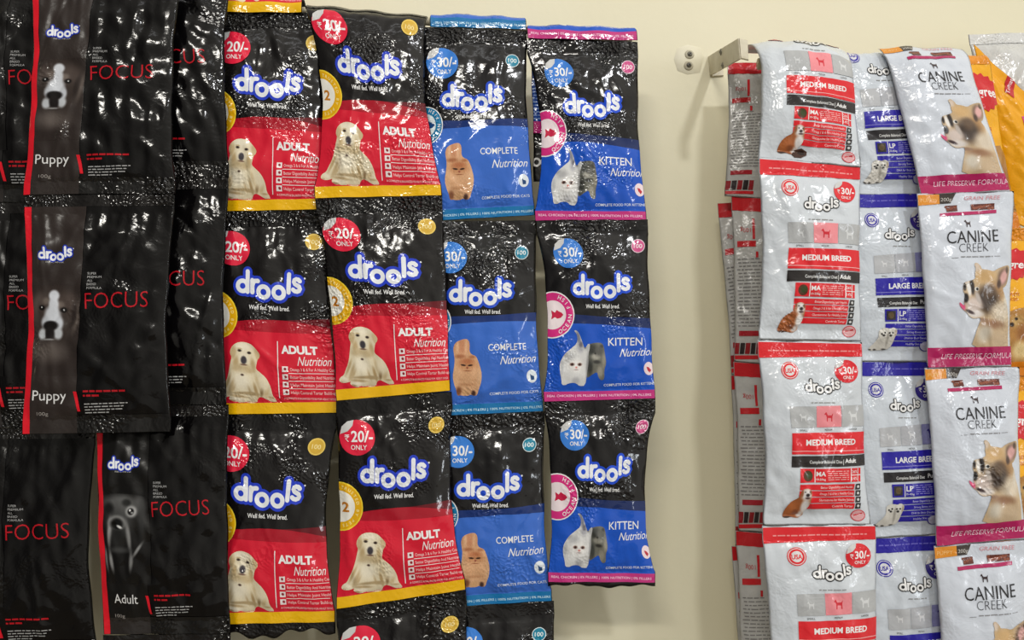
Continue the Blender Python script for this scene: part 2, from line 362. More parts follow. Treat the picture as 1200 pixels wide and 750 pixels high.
# ------------------------------------------------------------------ red adult dog food
def art_adult():
    A = Art([(394, 470), (529, 459), (546, 691), (394, 714)], (17, 15, 16)); r = random.Random(3)
    def edge(yl, yr, sag): return [(388 + 160 * t, yl + (yr - yl) * t + sag * math.sin(math.pi * t)) for t in np.linspace(0, 1, 13)]
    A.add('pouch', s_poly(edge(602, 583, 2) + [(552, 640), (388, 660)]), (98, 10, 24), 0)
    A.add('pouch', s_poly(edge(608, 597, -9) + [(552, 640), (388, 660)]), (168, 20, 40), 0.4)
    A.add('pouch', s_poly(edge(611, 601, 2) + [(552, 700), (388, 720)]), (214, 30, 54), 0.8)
    A.add('bottom_band', s_poly([(388, 701.5), (548, 678), (548, 695), (388, 718)]), (232, 180, 14), 1.4, 'soft')
    A.add('top_seal', s_poly([(390, 468), (532, 456.5), (533, 477), (391, 489)]), (15, 14, 15), 0.6, 'seal')
    logo(A, 463.5, 554.5, 1.0, (36, 62, 196), 7.0)
    A.add('slogan', s_text('Well fed. Well bred.', 464.5, 582.5, 5.2, 50, bold=0.015, shear=0.1, rot=-3), WH, 1)
    price(A, 418.3, 513, 21.7, '20/-', (222, 36, 66))
    A.add('weight_badge', s_ell(514, 498, 9.6), (232, 200, 96), 1.5); A.add('weight_badge', s_ell(514, 498, 8.0), (212, 172, 62), 1.9)
    A.add('weight_badge', s_text('100', 514, 500.5, 5, 10, bold=0.01), (245, 226, 160), 2.3)
    A.add('round_badge', s_ell(395.5, 594, 29), (244, 214, 60), 1.6); A.add('round_badge', s_ell(395.5, 594, 27.5), (226, 172, 18), 2.0)
    for sh in s_arc_text('TRUSTED BY PETS', 395.5, 594, 21, -80, 80, 3.6): A.add('round_badge', sh, (250, 236, 160), 2.4)
    A.add('round_badge', s_ell(395.5, 594, 18.6), (238, 236, 226), 2.4); A.add('round_badge', s_text('12', 399, 600, 12, 15, bold=0.03), (190, 120, 30), 2.8)
    ox, oy, sc = 390.5, 612.3, 7.14
    lab = [(60, 550), (75, 520), (110, 500), (130, 450), (155, 400), (170, 340), (185, 270), (200, 215), (185, 190), (186, 155), (205, 118), (240, 90), (290, 76), (340, 80), (380, 92), (420, 128), (450, 160), (446, 190), (425, 212), (418, 250), (412, 290), (450, 315), (490, 345), (520, 385), (540, 430), (550, 490), (575, 520), (580, 540), (550, 550), (510, 537), (470, 520), (440, 515), (415, 540), (410, 570), (370, 584), (300, 580), (240, 592), (190, 584), (166, 566), (180, 545), (140, 562), (90, 567)]
    C1 = [(212, 172, 20, 48, (176, 150, 106), .5, 8), (432, 176, 20, 44, (182, 158, 114), .5, -18), (236, 250, 22, 46, (190, 166, 124), .6, 10), (388, 262, 20, 50, (188, 164, 122), .6, -8), (300, 310, 74, 20, (182, 156, 112), .6), (408, 470, 14, 60, (176, 150, 108), .6, -14), (436, 420, 16, 70, (196, 174, 134), .7, -20), (160, 430, 12, 70, (186, 162, 120), .6, 24), (500, 470, 20, 40, (198, 176, 136), .6, 20), (530, 510, 30, 8, (190, 166, 126), .6), (300, 503, 100, 11, (168, 146, 110), .7, -6), (215, 470, 10, 50, (190, 168, 128), .7, 25), (350, 470, 10, 46, (186, 164, 126), .7, -20), (240, 562, 60, 14, (238, 228, 206), .6, -4), (196, 576, 3, 9, (140, 116, 86), .5), (214, 580, 3, 9, (140, 116, 86), .5), (84, 556, 3, 8, (150, 126, 92), .5), (98, 560, 3, 8, (150, 126, 92), .5), (120, 530, 40, 14, (236, 226, 202), .6, 20), (300, 300, 90, 40, (196, 176, 138), .6), (215, 165, 22, 50, (198, 176, 136), .5, 10), (428, 168, 24, 48, (204, 182, 142), .5, -20), (300, 115, 70, 35, (240, 231, 208), .6),
          (310, 205, 46, 60, (234, 224, 200), .5), (285, 400, 70, 70, (235, 226, 204), .7), (460, 470, 14, 44, (140, 116, 82), .5, 10), (380, 500, 60, 14, (178, 156, 118), .6), (190, 470, 16, 70, (190, 168, 130), .6, 20), (480, 400, 50, 60, (226, 214, 186), .6),
          (250, 535, 70, 10, (184, 160, 122), .7), (308, 228, 27, 33, (66, 62, 68), .25), (309, 266, 30, 7, (120, 92, 78), .4), (268, 152, 17, 11, (52, 40, 36), .35), (355, 163, 17, 11, (52, 40, 36), .35), (268, 136, 22, 6, (200, 180, 140), .5), (293, 352, 14, 9, (84, 66, 58), .4), (200, 580, 30, 8, (170, 146, 110), .5)]
    A.add('dog_picture', s_poly(outl(lab, ox, oy, sc, 1)), None, 1.4, colour_fn=picture((224, 211, 180), C1, ox, oy, sc, .03))
    A.add('pouch', s_poly([(474.4, 617.5), (475.4, 617.4), (476.2, 683), (475.2, 683)]), WH, 1.6)
    A.add('title', s_text('ADULT', 501, 629, 9.6, 43, bold=0.045, rot=-4.5), WH, 1.6)
    A.add('title', s_text('Nutrition', 519, 640.5, 10, 40, align='c', shear=0.45, rot=-6), WH, 1.6)
    for i, t in enumerate(('Omega 3 & 6 For A Healthy Coat', 'Better Digestibility And Nutrition', 'Helps Maintain Joint Health', 'Helps Control Tartar Build-up')):
        y = 650.0 + i * 8.8
        A.add('feature_list', s_poly([(480.5, y - 4.2), (487.5, y - 5), (487.5, y + 1.4), (480.5, y + 2.2)]), (236, 226, 226), 1.6)
        A.add('feature_list', s_ell(484 + (i % 2) * 0.6, y - 1.6, 1.7, n=10), (150, 40, 50), 2.0)
        A.add('feature_list', s_text(t, 490, y, 3.4, 54, align='l', rot=-6), (246, 214, 214), 1.6)
        if i: A.add('feature_list', s_poly([(488, y - 6.2), (541, y - 12), (541, y - 11.4), (488, y - 5.5)]), WH, 1.6)
    A.add('feature_list', s_text('A COMPLETE & BALANCED FOOD FOR ADULT DOGS', 481, 683.5, 2.2, 62, align='l', rot=-6), (246, 220, 220), 1.6)
    return A
# ------------------------------------------------------------------ blue adult cat food, blue kitten food
def cat_marks(A, sx, band, disc, blue, navy, row):
    pass
def art_cat():
    A = Art([(498, 260), (628, 258), (637, 482), (506, 488)], (18, 17, 19))
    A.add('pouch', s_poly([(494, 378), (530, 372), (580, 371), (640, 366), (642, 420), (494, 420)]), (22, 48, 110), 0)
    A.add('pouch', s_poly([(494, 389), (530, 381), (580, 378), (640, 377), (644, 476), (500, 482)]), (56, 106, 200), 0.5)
    A.add('bottom_band', s_poly([(500, 475.5), (642, 470), (642, 484), (500, 490)]), (8, 110, 168), 1.4, 'soft')
    A.add('bottom_band', s_text('REAL CHICKEN | 0% FILLERS | 100% NUTRITION | 0% FILLERS', 574, 480.6, 2.6, 122, rot=-2.6, bold=0.01), (190, 226, 240), 1.8)
    A.add('top_seal', s_poly([(494, 259), (632, 256), (633, 274), (495, 277)]), (17, 16, 18), 0.6, 'seal')
    logo(A, 563.5, 345, 0.93, (30, 74, 200), 7.0)
    A.add('slogan', s_text('Well fed. Well bred.', 566, 369, 4.8, 44, bold=0.015, shear=0.1), WH, 1)
    price(A, 527.5, 303, 19.5, '30/-', (58, 128, 216))
    A.add('weight_badge', s_ell(612.3, 297, 8.2), (225, 235, 238), 1.5); A.add('weight_badge', s_ell(612.3, 297, 7.4), (28, 130, 160), 1.9); A.add('weight_badge', s_text('100', 612.3, 299.4, 5, 10, bold=0.01), (235, 245, 245), 2.3)
    ring_badge(A, 'round_badge', 504, 377, 23, (20, 120, 168), (226, 236, 240), 'OCEAN FISH', 60, -70); fish(A, 'round_badge', 510, 377, 0.8, (24, 70, 130))
    ox, oy, sc = 515, 380, 6.816
    cat = [(100, 205), (105, 175), (122, 150), (160, 132), (205, 122), (230, 135), (240, 170), (236, 215), (250, 243), (290, 258), (308, 290), (326, 340), (340, 400), (334, 470), (316, 520), (303, 566), (272, 572), (250, 560), (230, 571), (190, 572), (165, 566), (140, 572), (128, 520), (110, 480), (97, 420), (108, 350), (114, 290), (106, 240)]
    C = [(170, 180, 60, 60, (200, 140, 104), .6), (208, 185, 14, 60, (224, 176, 138), .6), (135, 190, 14, 50, (226, 180, 142), .6), (160, 262, 40, 16, (168, 108, 74), .7), (260, 266, 26, 12, (178, 118, 82), .6), (170, 365, 30, 30, (228, 184, 146), .6), (262, 365, 28, 30, (228, 184, 146), .6), (216, 480, 60, 12, (178, 126, 88), .8), (216, 445, 70, 9, (184, 132, 94), .8), (215, 335, 16, 24, (188, 118, 80), .6), (215, 330, 75, 55, (196, 138, 96), .5), (215, 300, 50, 20, (184, 116, 78), .7), (220, 420, 70, 60, (212, 164, 124), .7), (120, 420, 22, 90, (216, 170, 130), .6), (320, 430, 20, 80, (216, 172, 134), .6), (150, 535, 24, 34, (120, 72, 46), .6), (272, 552, 18, 24, (70, 46, 40), .5), (215, 545, 34, 26, (206, 160, 116), .5), (185, 330, 22, 7, (52, 32, 26), .4, 8), (244, 332, 20, 7, (52, 32, 26), .4, -8), (220, 352, 9, 8, (150, 80, 62), .5), (220, 375, 30, 4, (150, 92, 62), .6)]
    A.add('cat_picture', s_poly(outl(cat, ox, oy, sc, 1)), None, 1.4, colour_fn=picture((216, 168, 128), C, ox, oy, sc, .08))
    A.add('title', s_text('COMPLETE', 596, 411, 7.6, 46, bold=0.004, rot=-2), WH, 1.4)
    A.add('title', s_text('Nutrition', 609, 426, 9.5, 44, shear=0.45, rot=-4), WH, 1.4)
    A.add('flavour_mark', s_ell(625, 441, 6.3, 7.6), (226, 234, 242), 1.4); A.add('flavour_mark', s_poly([(623, 438), (625, 440), (628, 441), (628, 445), (624, 445.6)]), (30, 70, 120), 1.8)
    A.add('pouch', s_text('COMPLETE FOOD FOR CATS', 603, 461.5, 3.0, 58, rot=-3, bold=0.01), (226, 234, 246), 1.4)
    return A
def art_kitten():
    A = Art([(628, 258), (759, 257), (768, 467), (637, 471)], (18, 17, 19))
    A.add('pouch', s_poly([(622, 372), (660, 369), (700, 372), (770, 374), (772, 420), (622, 420)]), (20, 40, 92), 0)
    A.add('pouch', s_poly([(622, 387), (660, 380), (700, 381), (770, 386), (776, 462), (622, 464)]), (24, 84, 194), 0.5)
    A.add('bottom_band', s_poly([(628, 459.5), (700, 458.5), (774, 456.5), (774, 468), (628, 472.5)]), (192, 48, 124), 1.4, 'soft')
    A.add('bottom_band', s_text('REAL CHICKEN | 0% FILLERS | 100% NUTRITION | 0% FILLERS', 702, 464.6, 2.6, 122, rot=-0.8, bold=0.01), (244, 200, 226), 1.8)
    A.add('top_seal', s_poly([(624, 256), (764, 255), (765, 270), (625, 272)]), (17, 16, 18), 0.6, 'seal')
    logo(A, 702.5, 337.5, 0.87, (28, 76, 208), 7.0)
    A.add('slogan', s_text('Well fed. Well bred.', 704, 362.5, 4.8, 42, bold=0.015, shear=0.1), WH, 1)
    price(A, 663, 298, 18.3, '30/-', (58, 126, 214))
    A.add('weight_badge', s_ell(748, 289, 8.2), (236, 214, 226), 1.5); A.add('weight_badge', s_ell(748, 289, 7.4), (206, 84, 140), 1.9); A.add('weight_badge', s_text('100', 748, 291.4, 5, 10, bold=0.01), (250, 238, 244), 2.3)
    ring_badge(A, 'round_badge', 640.5, 370, 27.5, (216, 50, 130), (240, 226, 230), 'OCEAN FISH', 62, -66); fish(A, 'round_badge', 646, 370, 0.9, (196, 30, 70))
    ox, oy, sc = 640, 370, 7.146
    gk = [(325, 245), (400, 230), (455, 235), (470, 270), (482, 340), (494, 400), (476, 460), (480, 530), (455, 542), (430, 520), (415, 470), (380, 490), (350, 512), (325, 522), (318, 400)]
    CG = [(355, 268, 14, 18, (40, 40, 40), .5), (448, 262, 14, 16, (60, 60, 58), .5), (372, 330, 8, 7, (24, 24, 24), .4), (418, 328, 8, 7, (24, 24, 24), .4), (370, 290, 40, 50, (62, 64, 62), .6), (400, 345, 40, 26, (164, 162, 152), .5), (395, 320, 9, 9, (30, 30, 30), .4), (430, 300, 40, 40, (96, 96, 92), .6), (440, 470, 24, 50, (150, 146, 134), .6), (350, 440, 24, 70, (58, 60, 58), .6), (470, 380, 16, 60, (146, 142, 130), .6), (408, 390, 30, 14, (60, 60, 58), .5)]
    A.add('kitten_picture', s_poly(outl(gk, ox, oy, sc, 1)), None, 1.4, colour_fn=picture((112, 112, 104), CG, ox, oy, sc, .06))
    wk = [(198, 130), (222, 128), (245, 150), (264, 190), (282, 240), (300, 280), (334, 232), (348, 258), (332, 330), (337, 400), (327, 480), (320, 586), (270, 588), (240, 566), (215, 560), (175, 566), (150, 582), (118, 578), (108, 530), (84, 470), (79, 400), (105, 345), (130, 312), (185, 272), (228, 238), (234, 190), (222, 155)]
    CW = [(316, 262, 34, 30, (186, 188, 190), .7), (300, 262, 10, 18, (96, 92, 98), .6, -20), (130, 330, 24, 12, (150, 150, 154), .7, -30), (240, 190, 20, 60, (128, 130, 142), .6, -15), (262, 270, 26, 40, (176, 176, 184), .6), (165, 350, 46, 34, (176, 176, 178), .7), (225, 420, 70, 50, (230, 228, 226), .6), (330, 440, 12, 120, (150, 150, 152), .8), (100, 440, 14, 60, (188, 190, 194), .7), (190, 411, 19, 13, (112, 74, 62), .4), (192, 412, 10, 9, (40, 28, 30), .4), (258, 411, 19, 13, (112, 74, 62), .4), (256, 412, 10, 9, (40, 28, 30), .4), (228, 436, 10, 8, (214, 130, 122), .5), (228, 455, 20, 4, (160, 140, 140), .6), (235, 545, 30, 30, (178, 178, 182), .7), (265, 245, 16, 22, (110, 108, 118), .6)]
    A.add('kitten_picture', s_poly(outl(wk, ox, oy, sc, 1)), None, 1.9, colour_fn=picture((216, 216, 216), CW, ox, oy, sc, .03))
    A.add('title', s_text('KITTEN', 732, 405.5, 9.0, 42, bold=0.004, rot=-1), WH, 1.4)
    A.add('title', s_text('Nutrition', 747, 417.5, 9.0, 44, shear=0.45, rot=-3), WH, 1.4)
    A.add('flavour_mark', s_ell(761, 432, 6.0, 7.6), (240, 220, 226), 1.4); A.add('flavour_mark', s_poly([(758, 430), (761, 430.5), (764, 434), (762, 437), (759.5, 434)]), (190, 40, 60), 1.8)
    A.add('pouch', s_text('COMPLETE FOOD FOR KITTENS', 737, 451.5, 2.8, 60, rot=-2, bold=0.01), (226, 234, 246), 1.4)
    return A
# ------------------------------------------------------------------ black premium dog food with a picture panel
def art_focus(adult):
    A = Art([(28, 228), (205, 226), (200, 505), (27, 508)], (7, 6, 7), 'calm'); r = random.Random(5)
    pan = (17, 16, 16) if adult else (46, 39, 37)
    A.add('picture_panel', s_poly([(37, 224), (103, 224), (98, 360), (92, 510), (36, 510)]), pan, 0.2, rough=0.3)
    A.add('side_stripe', s_poly([(26, 224), (37.5, 224), (36, 300), (37, 350), (36, 510), (25, 510), (25, 400), (30, 340), (28, 290)]), (214, 26, 42), 0.8)
    A.add('top_seal', s_poly([(24, 226), (208, 224), (208, 240), (24, 242)]), (22, 20, 20), 1.0, 'seal')
    A.add('bottom_band', s_poly([(37, 487), (92, 485), (92, 509), (36, 509)]), (44, 38, 36) if not adult else (40, 36, 35), 1.0, 'soft')
    A.add('bottom_band', s_poly([(92, 485), (206, 484), (206, 509), (92, 509)]), (17, 16, 16), 1.0, 'seal')
    logo(A, 67, 298.5, 0.50, (34, 56, 170), 6.5, w=5.0)
    A.add('pouch', s_text('Well fed. Well bred.', 66, 308.8, 2.0, 22, shear=0.1), (190, 190, 190), 1)
    if adult:
        ox, oy, sc = 20.0, 313.3, 4.3
        C = [(190, 150, 118, 54, (92, 92, 92), .5), (180, 225, 80, 70, (70, 70, 70), .7), (105, 170, 32, 30, (26, 26, 26), .6), (292, 150, 28, 40, (84, 84, 84), .7), (214, 138, 24, 18, (34, 34, 34), .6), (244, 184, 33, 28, (172, 172, 172), .4), (241, 184, 20, 17, (20, 20, 20), .35), (236, 178, 6, 6, (245, 245, 245), .5), (250, 190, 9, 5, (140, 140, 140), .5),
             (110, 300, 12, 70, (150, 150, 150), .7, 4), (224, 315, 12, 70, (132, 132, 132), .7, -6), (166, 330, 46, 66, (36, 36, 36), .6), (158, 242, 50, 36, (150, 150, 150), .35), (157, 250, 40, 32, (24, 24, 24), .35), (172, 264, 18, 7, (225, 225, 225), .5, 20), (140, 246, 13, 9, (8, 8, 8), .4), (166, 385, 60, 14, (58, 58, 58), .8), (112, 445, 11, 50, (136, 136, 136), .7, -8), (80, 430, 8, 60, (104, 104, 104), .7, -6), (232, 445, 11, 44, (118, 118, 118), .7, 6), (276, 380, 8, 46, (130, 130, 130), .7, 38), (306, 240, 22, 100, (52, 52, 52), .8)]
        A.add('dog_picture', s_poly([(ox + x / sc, oy + y / sc) for x, y in ((72, 100), (120, 92), (260, 92), (340, 112), (352, 300), (345, 560), (75, 560))]), None, 0.9, colour_fn=picture(pan, C, ox, oy, sc))
        A.add('variety_name', s_text('Adult', 63, 468, 11, 33, rot=0), (222, 222, 222), 1.0)
    else:
        ox, oy, sc = 21.0, 323.5, 5.5
        C = [(235, 240, 160, 150, (66, 57, 53), .5), (130, 175, 40, 60, (80, 70, 66), .6, 20), (330, 170, 60, 60, (72, 62, 58), .6), (395, 270, 20, 90, (86, 77, 72), .6, 12), (372, 270, 20, 80, (46, 39, 37), .6, 12), (285, 190, 28, 22, (108, 98, 92), .6), (185, 165, 26, 22, (104, 94, 88), .6), (310, 330, 36, 90, (54, 46, 43), .6), (130, 300, 26, 90, (54, 46, 43), .6),
             (242, 128, 38, 34, (206, 210, 218), .3), (240, 190, 34, 60, (202, 206, 214), .35), (228, 255, 58, 56, (204, 208, 216), .35), (180, 300, 34, 40, (186, 190, 198), .45), (280, 310, 24, 44, (186, 190, 198), .45), (157, 376, 32, 36, (190, 194, 200), .4), (272, 374, 32, 36, (190, 194, 200), .4), (218, 322, 56, 30, (22, 19, 19), .25), (214, 372, 34, 44, (30, 26, 26), .35), (206, 411, 40, 6, (150, 150, 152), .5), (208, 424, 40, 8, (44, 38, 36), .5),
             (150, 206, 23, 16, (14, 12, 12), .4), (148, 203, 5, 5, (235, 235, 235), .5), (310, 223, 23, 16, (14, 12, 12), .4), (312, 222, 5, 5, (235, 235, 235), .5), (210, 490, 110, 60, (88, 80, 76), .8)]
        A.add('dog_picture', s_poly([(ox + x / sc, oy + y / sc) for x, y in ((86, 60), (425, 60), (415, 300), (405, 640), (86, 640))]), None, 0.9, colour_fn=picture(pan, C, ox, oy, sc))
        A.add('variety_name', s_text('Puppy', 60.5, 468.5, 11.5, 42), (226, 226, 226), 1.0)
    A.add('pouch', s_text('100g', 52, 486, 4, 14), (150, 144, 140), 1.2)
    for i, t in enumerate(('SUPER', 'PREMIUM', 'ALL', 'BREED', 'FORMULA')): A.add('pouch', s_text(t, 106.5, 322.5 + i * 4.3, 2.6, (11, 18, 7, 12, 18)[i], align='l'), (170, 170, 170), 1)
    A.add('title', s_text('FOCUS', 142.5, 361.5, 18, 76, bold=-0.012, rot=-2), (180, 22, 36), 1.0)
    A.add('pouch', s_poly([(90, 458), (94, 458), (97.5, 481), (94, 481)]), (214, 26, 42), 1.2)
    for sh in s_words(102, 459, 152, 2.2, r, -0.02) + s_words(102, 464, 122, 2.2, r, -0.02): A.add('pouch', sh, (176, 22, 34), 1)
    for k in range(4):
        for sh in s_words(103, 473 + k * 3.4, (154, 150, 146, 130)[k], 1.1, r, -0.03): A.add('pouch', sh, (170, 170, 170), 1)
    return A
# ------------------------------------------------------------------ white breed packs (red medium, blue large)
def breed_common(A, x0, y0, k, main, icon_on, ban, band_t, breed, diet, code, kg, price_col, seal_xy, price_xy, logo_xy):
    pass
def art_medium():
    A = Art([(888, 398), (1009, 401), (1018, 615), (894, 616)], (208, 214, 221), 'soft', 0.2); r = random.Random(8); RED = (222, 36, 46); BK = (44, 40, 40)
    A.add('top_band', s_poly([(886, 400.5), (1011, 403), (1012, 418), (886, 419.5)]), RED, 1.0, 'soft')
    A.add('top_band', s_words(900, 411.5, 1000, 1.5, r, 0.01), (240, 150, 150), 1.4)
    A.add('origin_seal', s_ell(923, 434.5, 10.2), RED, 1.0); A.add('origin_seal', s_ell(923, 434.5, 9.2), (222, 220, 220), 1.3); A.add('origin_seal', s_ell(923, 434.5, 8.4), RED, 1.6); A.add('origin_seal', s_ell(923, 434.5, 6.2), (222, 220, 220), 1.9)
    A.add('origin_seal', s_text('USA', 923, 437.3, 5.4, 11.5, bold=0.03), RED, 2.3)
    price(A, 990, 435.5, 14, '30/-', (218, 34, 46), layer=1.2)
    logo(A, 960.5, 453.5, 0.51, (34, 34, 36), 4.6, face=(236, 236, 236), w=4.6, layer=1.2)
    A.add('pouch', s_words(945, 472.5, 975, 1.1, r), (150, 150, 150), 1)
    for i, t in enumerate(('SMALL', 'MEDIUM', 'LARGE')):
        x = 920 + i * 31
        A.add('size_chart', s_poly([(x, 476.5 - i * .6), (x + 30.2, 476 - i * .6), (x + 30.8, 500.5 - i * .6), (x + 0.6, 501 - i * .6)]), ((176, 178, 180), (234, 142, 150), (178, 180, 182))[i], 1.0)
        A.add('size_chart', dog_icon(x + 15, 489 - i * .6, (0.75, 0.95, 1.05)[i]), ((206, 208, 210), (208, 40, 56), (208, 210, 212))[i], 1.5)
        A.add('size_chart', s_text(t, x + 15, 505 - i * .6, 2.2, 9), (60, 60, 60), 1.5)
    A.add('breed_banner', s_poly([(921, 507), (1013.5, 506), (1014, 531.5), (921, 531.5)]), RED, 1.0)
    A.add('breed_banner', s_text('MEDIUM BREED', 969, 520.8, 6.8, 62, bold=0.03, rot=-0.6), WH, 1.5)
    A.add('breed_banner', s_poly([(921, 527.6), (1014, 527.2), (1014, 527.9), (921, 528.3)]), (240, 190, 190), 1.5)
    A.add('diet_strip', s_poly([(921, 533.5), (1014, 532.5), (1014, 545.5), (921, 546.5)]), BK, 1.0)
    A.add('diet_strip', s_text('Complete Balanced Diet', 962, 542, 3.6, 40, bold=0.01), (232, 232, 232), 1.5); A.add('diet_strip', s_text('|', 983.5, 542.5, 5, None), WH, 1.5); A.add('diet_strip', s_text('Adult', 993, 541.6, 5, 15, bold=0.03), WH, 1.5)
    A.add('analysis_panel', s_rect(931, 548, 1007, 564), RED, 1.0)
    A.add('analysis_panel', s_ell(940.5, 556.5, 6, 6.4), (84, 50, 28), 1.6); A.add('analysis_panel', s_ell(941.5, 556, 3.6, 4), (58, 70, 34), 2.0)
    A.add('analysis_panel', s_rect(948.4, 548, 949.4, 564), WH, 1.5)
    A.add('analysis_panel', s_text('MA', 956, 556.5, 5.4, 11, bold=0.03), WH, 1.5); A.add('analysis_panel', s_text('10-25kg', 956, 561.6, 2.4, 11, bold=0.01), WH, 1.5)
    for k in range(5): A.add('analysis_panel', s_words(964, 551.6 + k * 2.4, 991, 0.9, r), (244, 180, 180), 1.5)
    A.add('analysis_panel', s_rect(993.4, 548, 994.4, 564), WH, 1.5); A.add('analysis_panel', s_rect(1002.4, 548, 1003.2, 564), WH, 1.5); A.add('analysis_panel', s_rect(993.4, 555.6, 1007, 556.5), WH, 1.5)
    A.add('analysis_panel', s_text('26%', 998.4, 553.8, 3.4, 7), WH, 1.6); A.add('analysis_panel', s_text('14%', 998.4, 561.8, 3.4, 7), WH, 1.6)
    for i, t in enumerate(('Better Digestibility and Health', 'Omega 3 & 6 for a Healthy Coat', 'Glucosamine for Healthy Joints', 'Controls Tartar')):
        y = 566.3 + i * 7.5
        A.add('feature_list', s_poly([(931, y), (998.5, y), (997.5, y + 6.5), (931, y + 6.5)]), RED, 1.0); A.add('feature_list', s_text(t, 976 + (i == 3) * 8, y + 4.7, 2.7, (40, 42, 42, 24)[i]), (250, 226, 226), 1.5)
        A.add('feature_list', s_poly([(1000, y), (1006.5, y), (1005.5, y + 6.5), (999, y + 6.5)]), BK, 1.0); A.add('feature_list', s_ell(1002.8, y + 3.3, 1.6, n=10), (210, 210, 210), 1.5)
    ox, oy, sc = 895.5, 538.5, 7.4
    bd = [(148, 497), (154, 440), (175, 390), (210, 350), (258, 325), (268, 300), (280, 255), (310, 238), (352, 243), (372, 265), (370, 310), (364, 380), (347, 420), (322, 445), (328, 478), (302, 496), (286, 507), (250, 502), (225, 496), (190, 507)]
    C = [(220, 420, 60, 60, (172, 98, 52), .6), (330, 400, 38, 66, (226, 222, 220), .4), (325, 290, 44, 52, (228, 224, 222), .4), (285, 280, 14, 34, (150, 92, 60), .5), (362, 272, 10, 20, (150, 92, 60), .5), (336, 296, 15, 14, (44, 36, 38), .4), (338, 322, 20, 9, (90, 66, 66), .5), (312, 270, 6, 6, (40, 30, 30), .5), (352, 270, 6, 6, (40, 30, 30), .5), (290, 470, 26, 30, (214, 208, 206), .5), (190, 497, 34, 8, (60, 40, 34), .6), (255, 450, 30, 24, (130, 72, 42), .6)]
    A.add('dog_picture', s_poly(outl(bd, ox, oy, sc)), None, 2.0, colour_fn=picture((156, 88, 48), C, ox, oy, sc, .03))
    A.add('stamp', s_ell(1003, 603.5, 8.4, 7), (206, 60, 70), 1.0); A.add('stamp', s_ell(1003, 603.5, 7.4, 6), (222, 168, 172), 1.4); A.add('stamp', s_words(998, 604.5, 1008, 1.6, r, -.3), (206, 60, 70), 1.8)
    return A
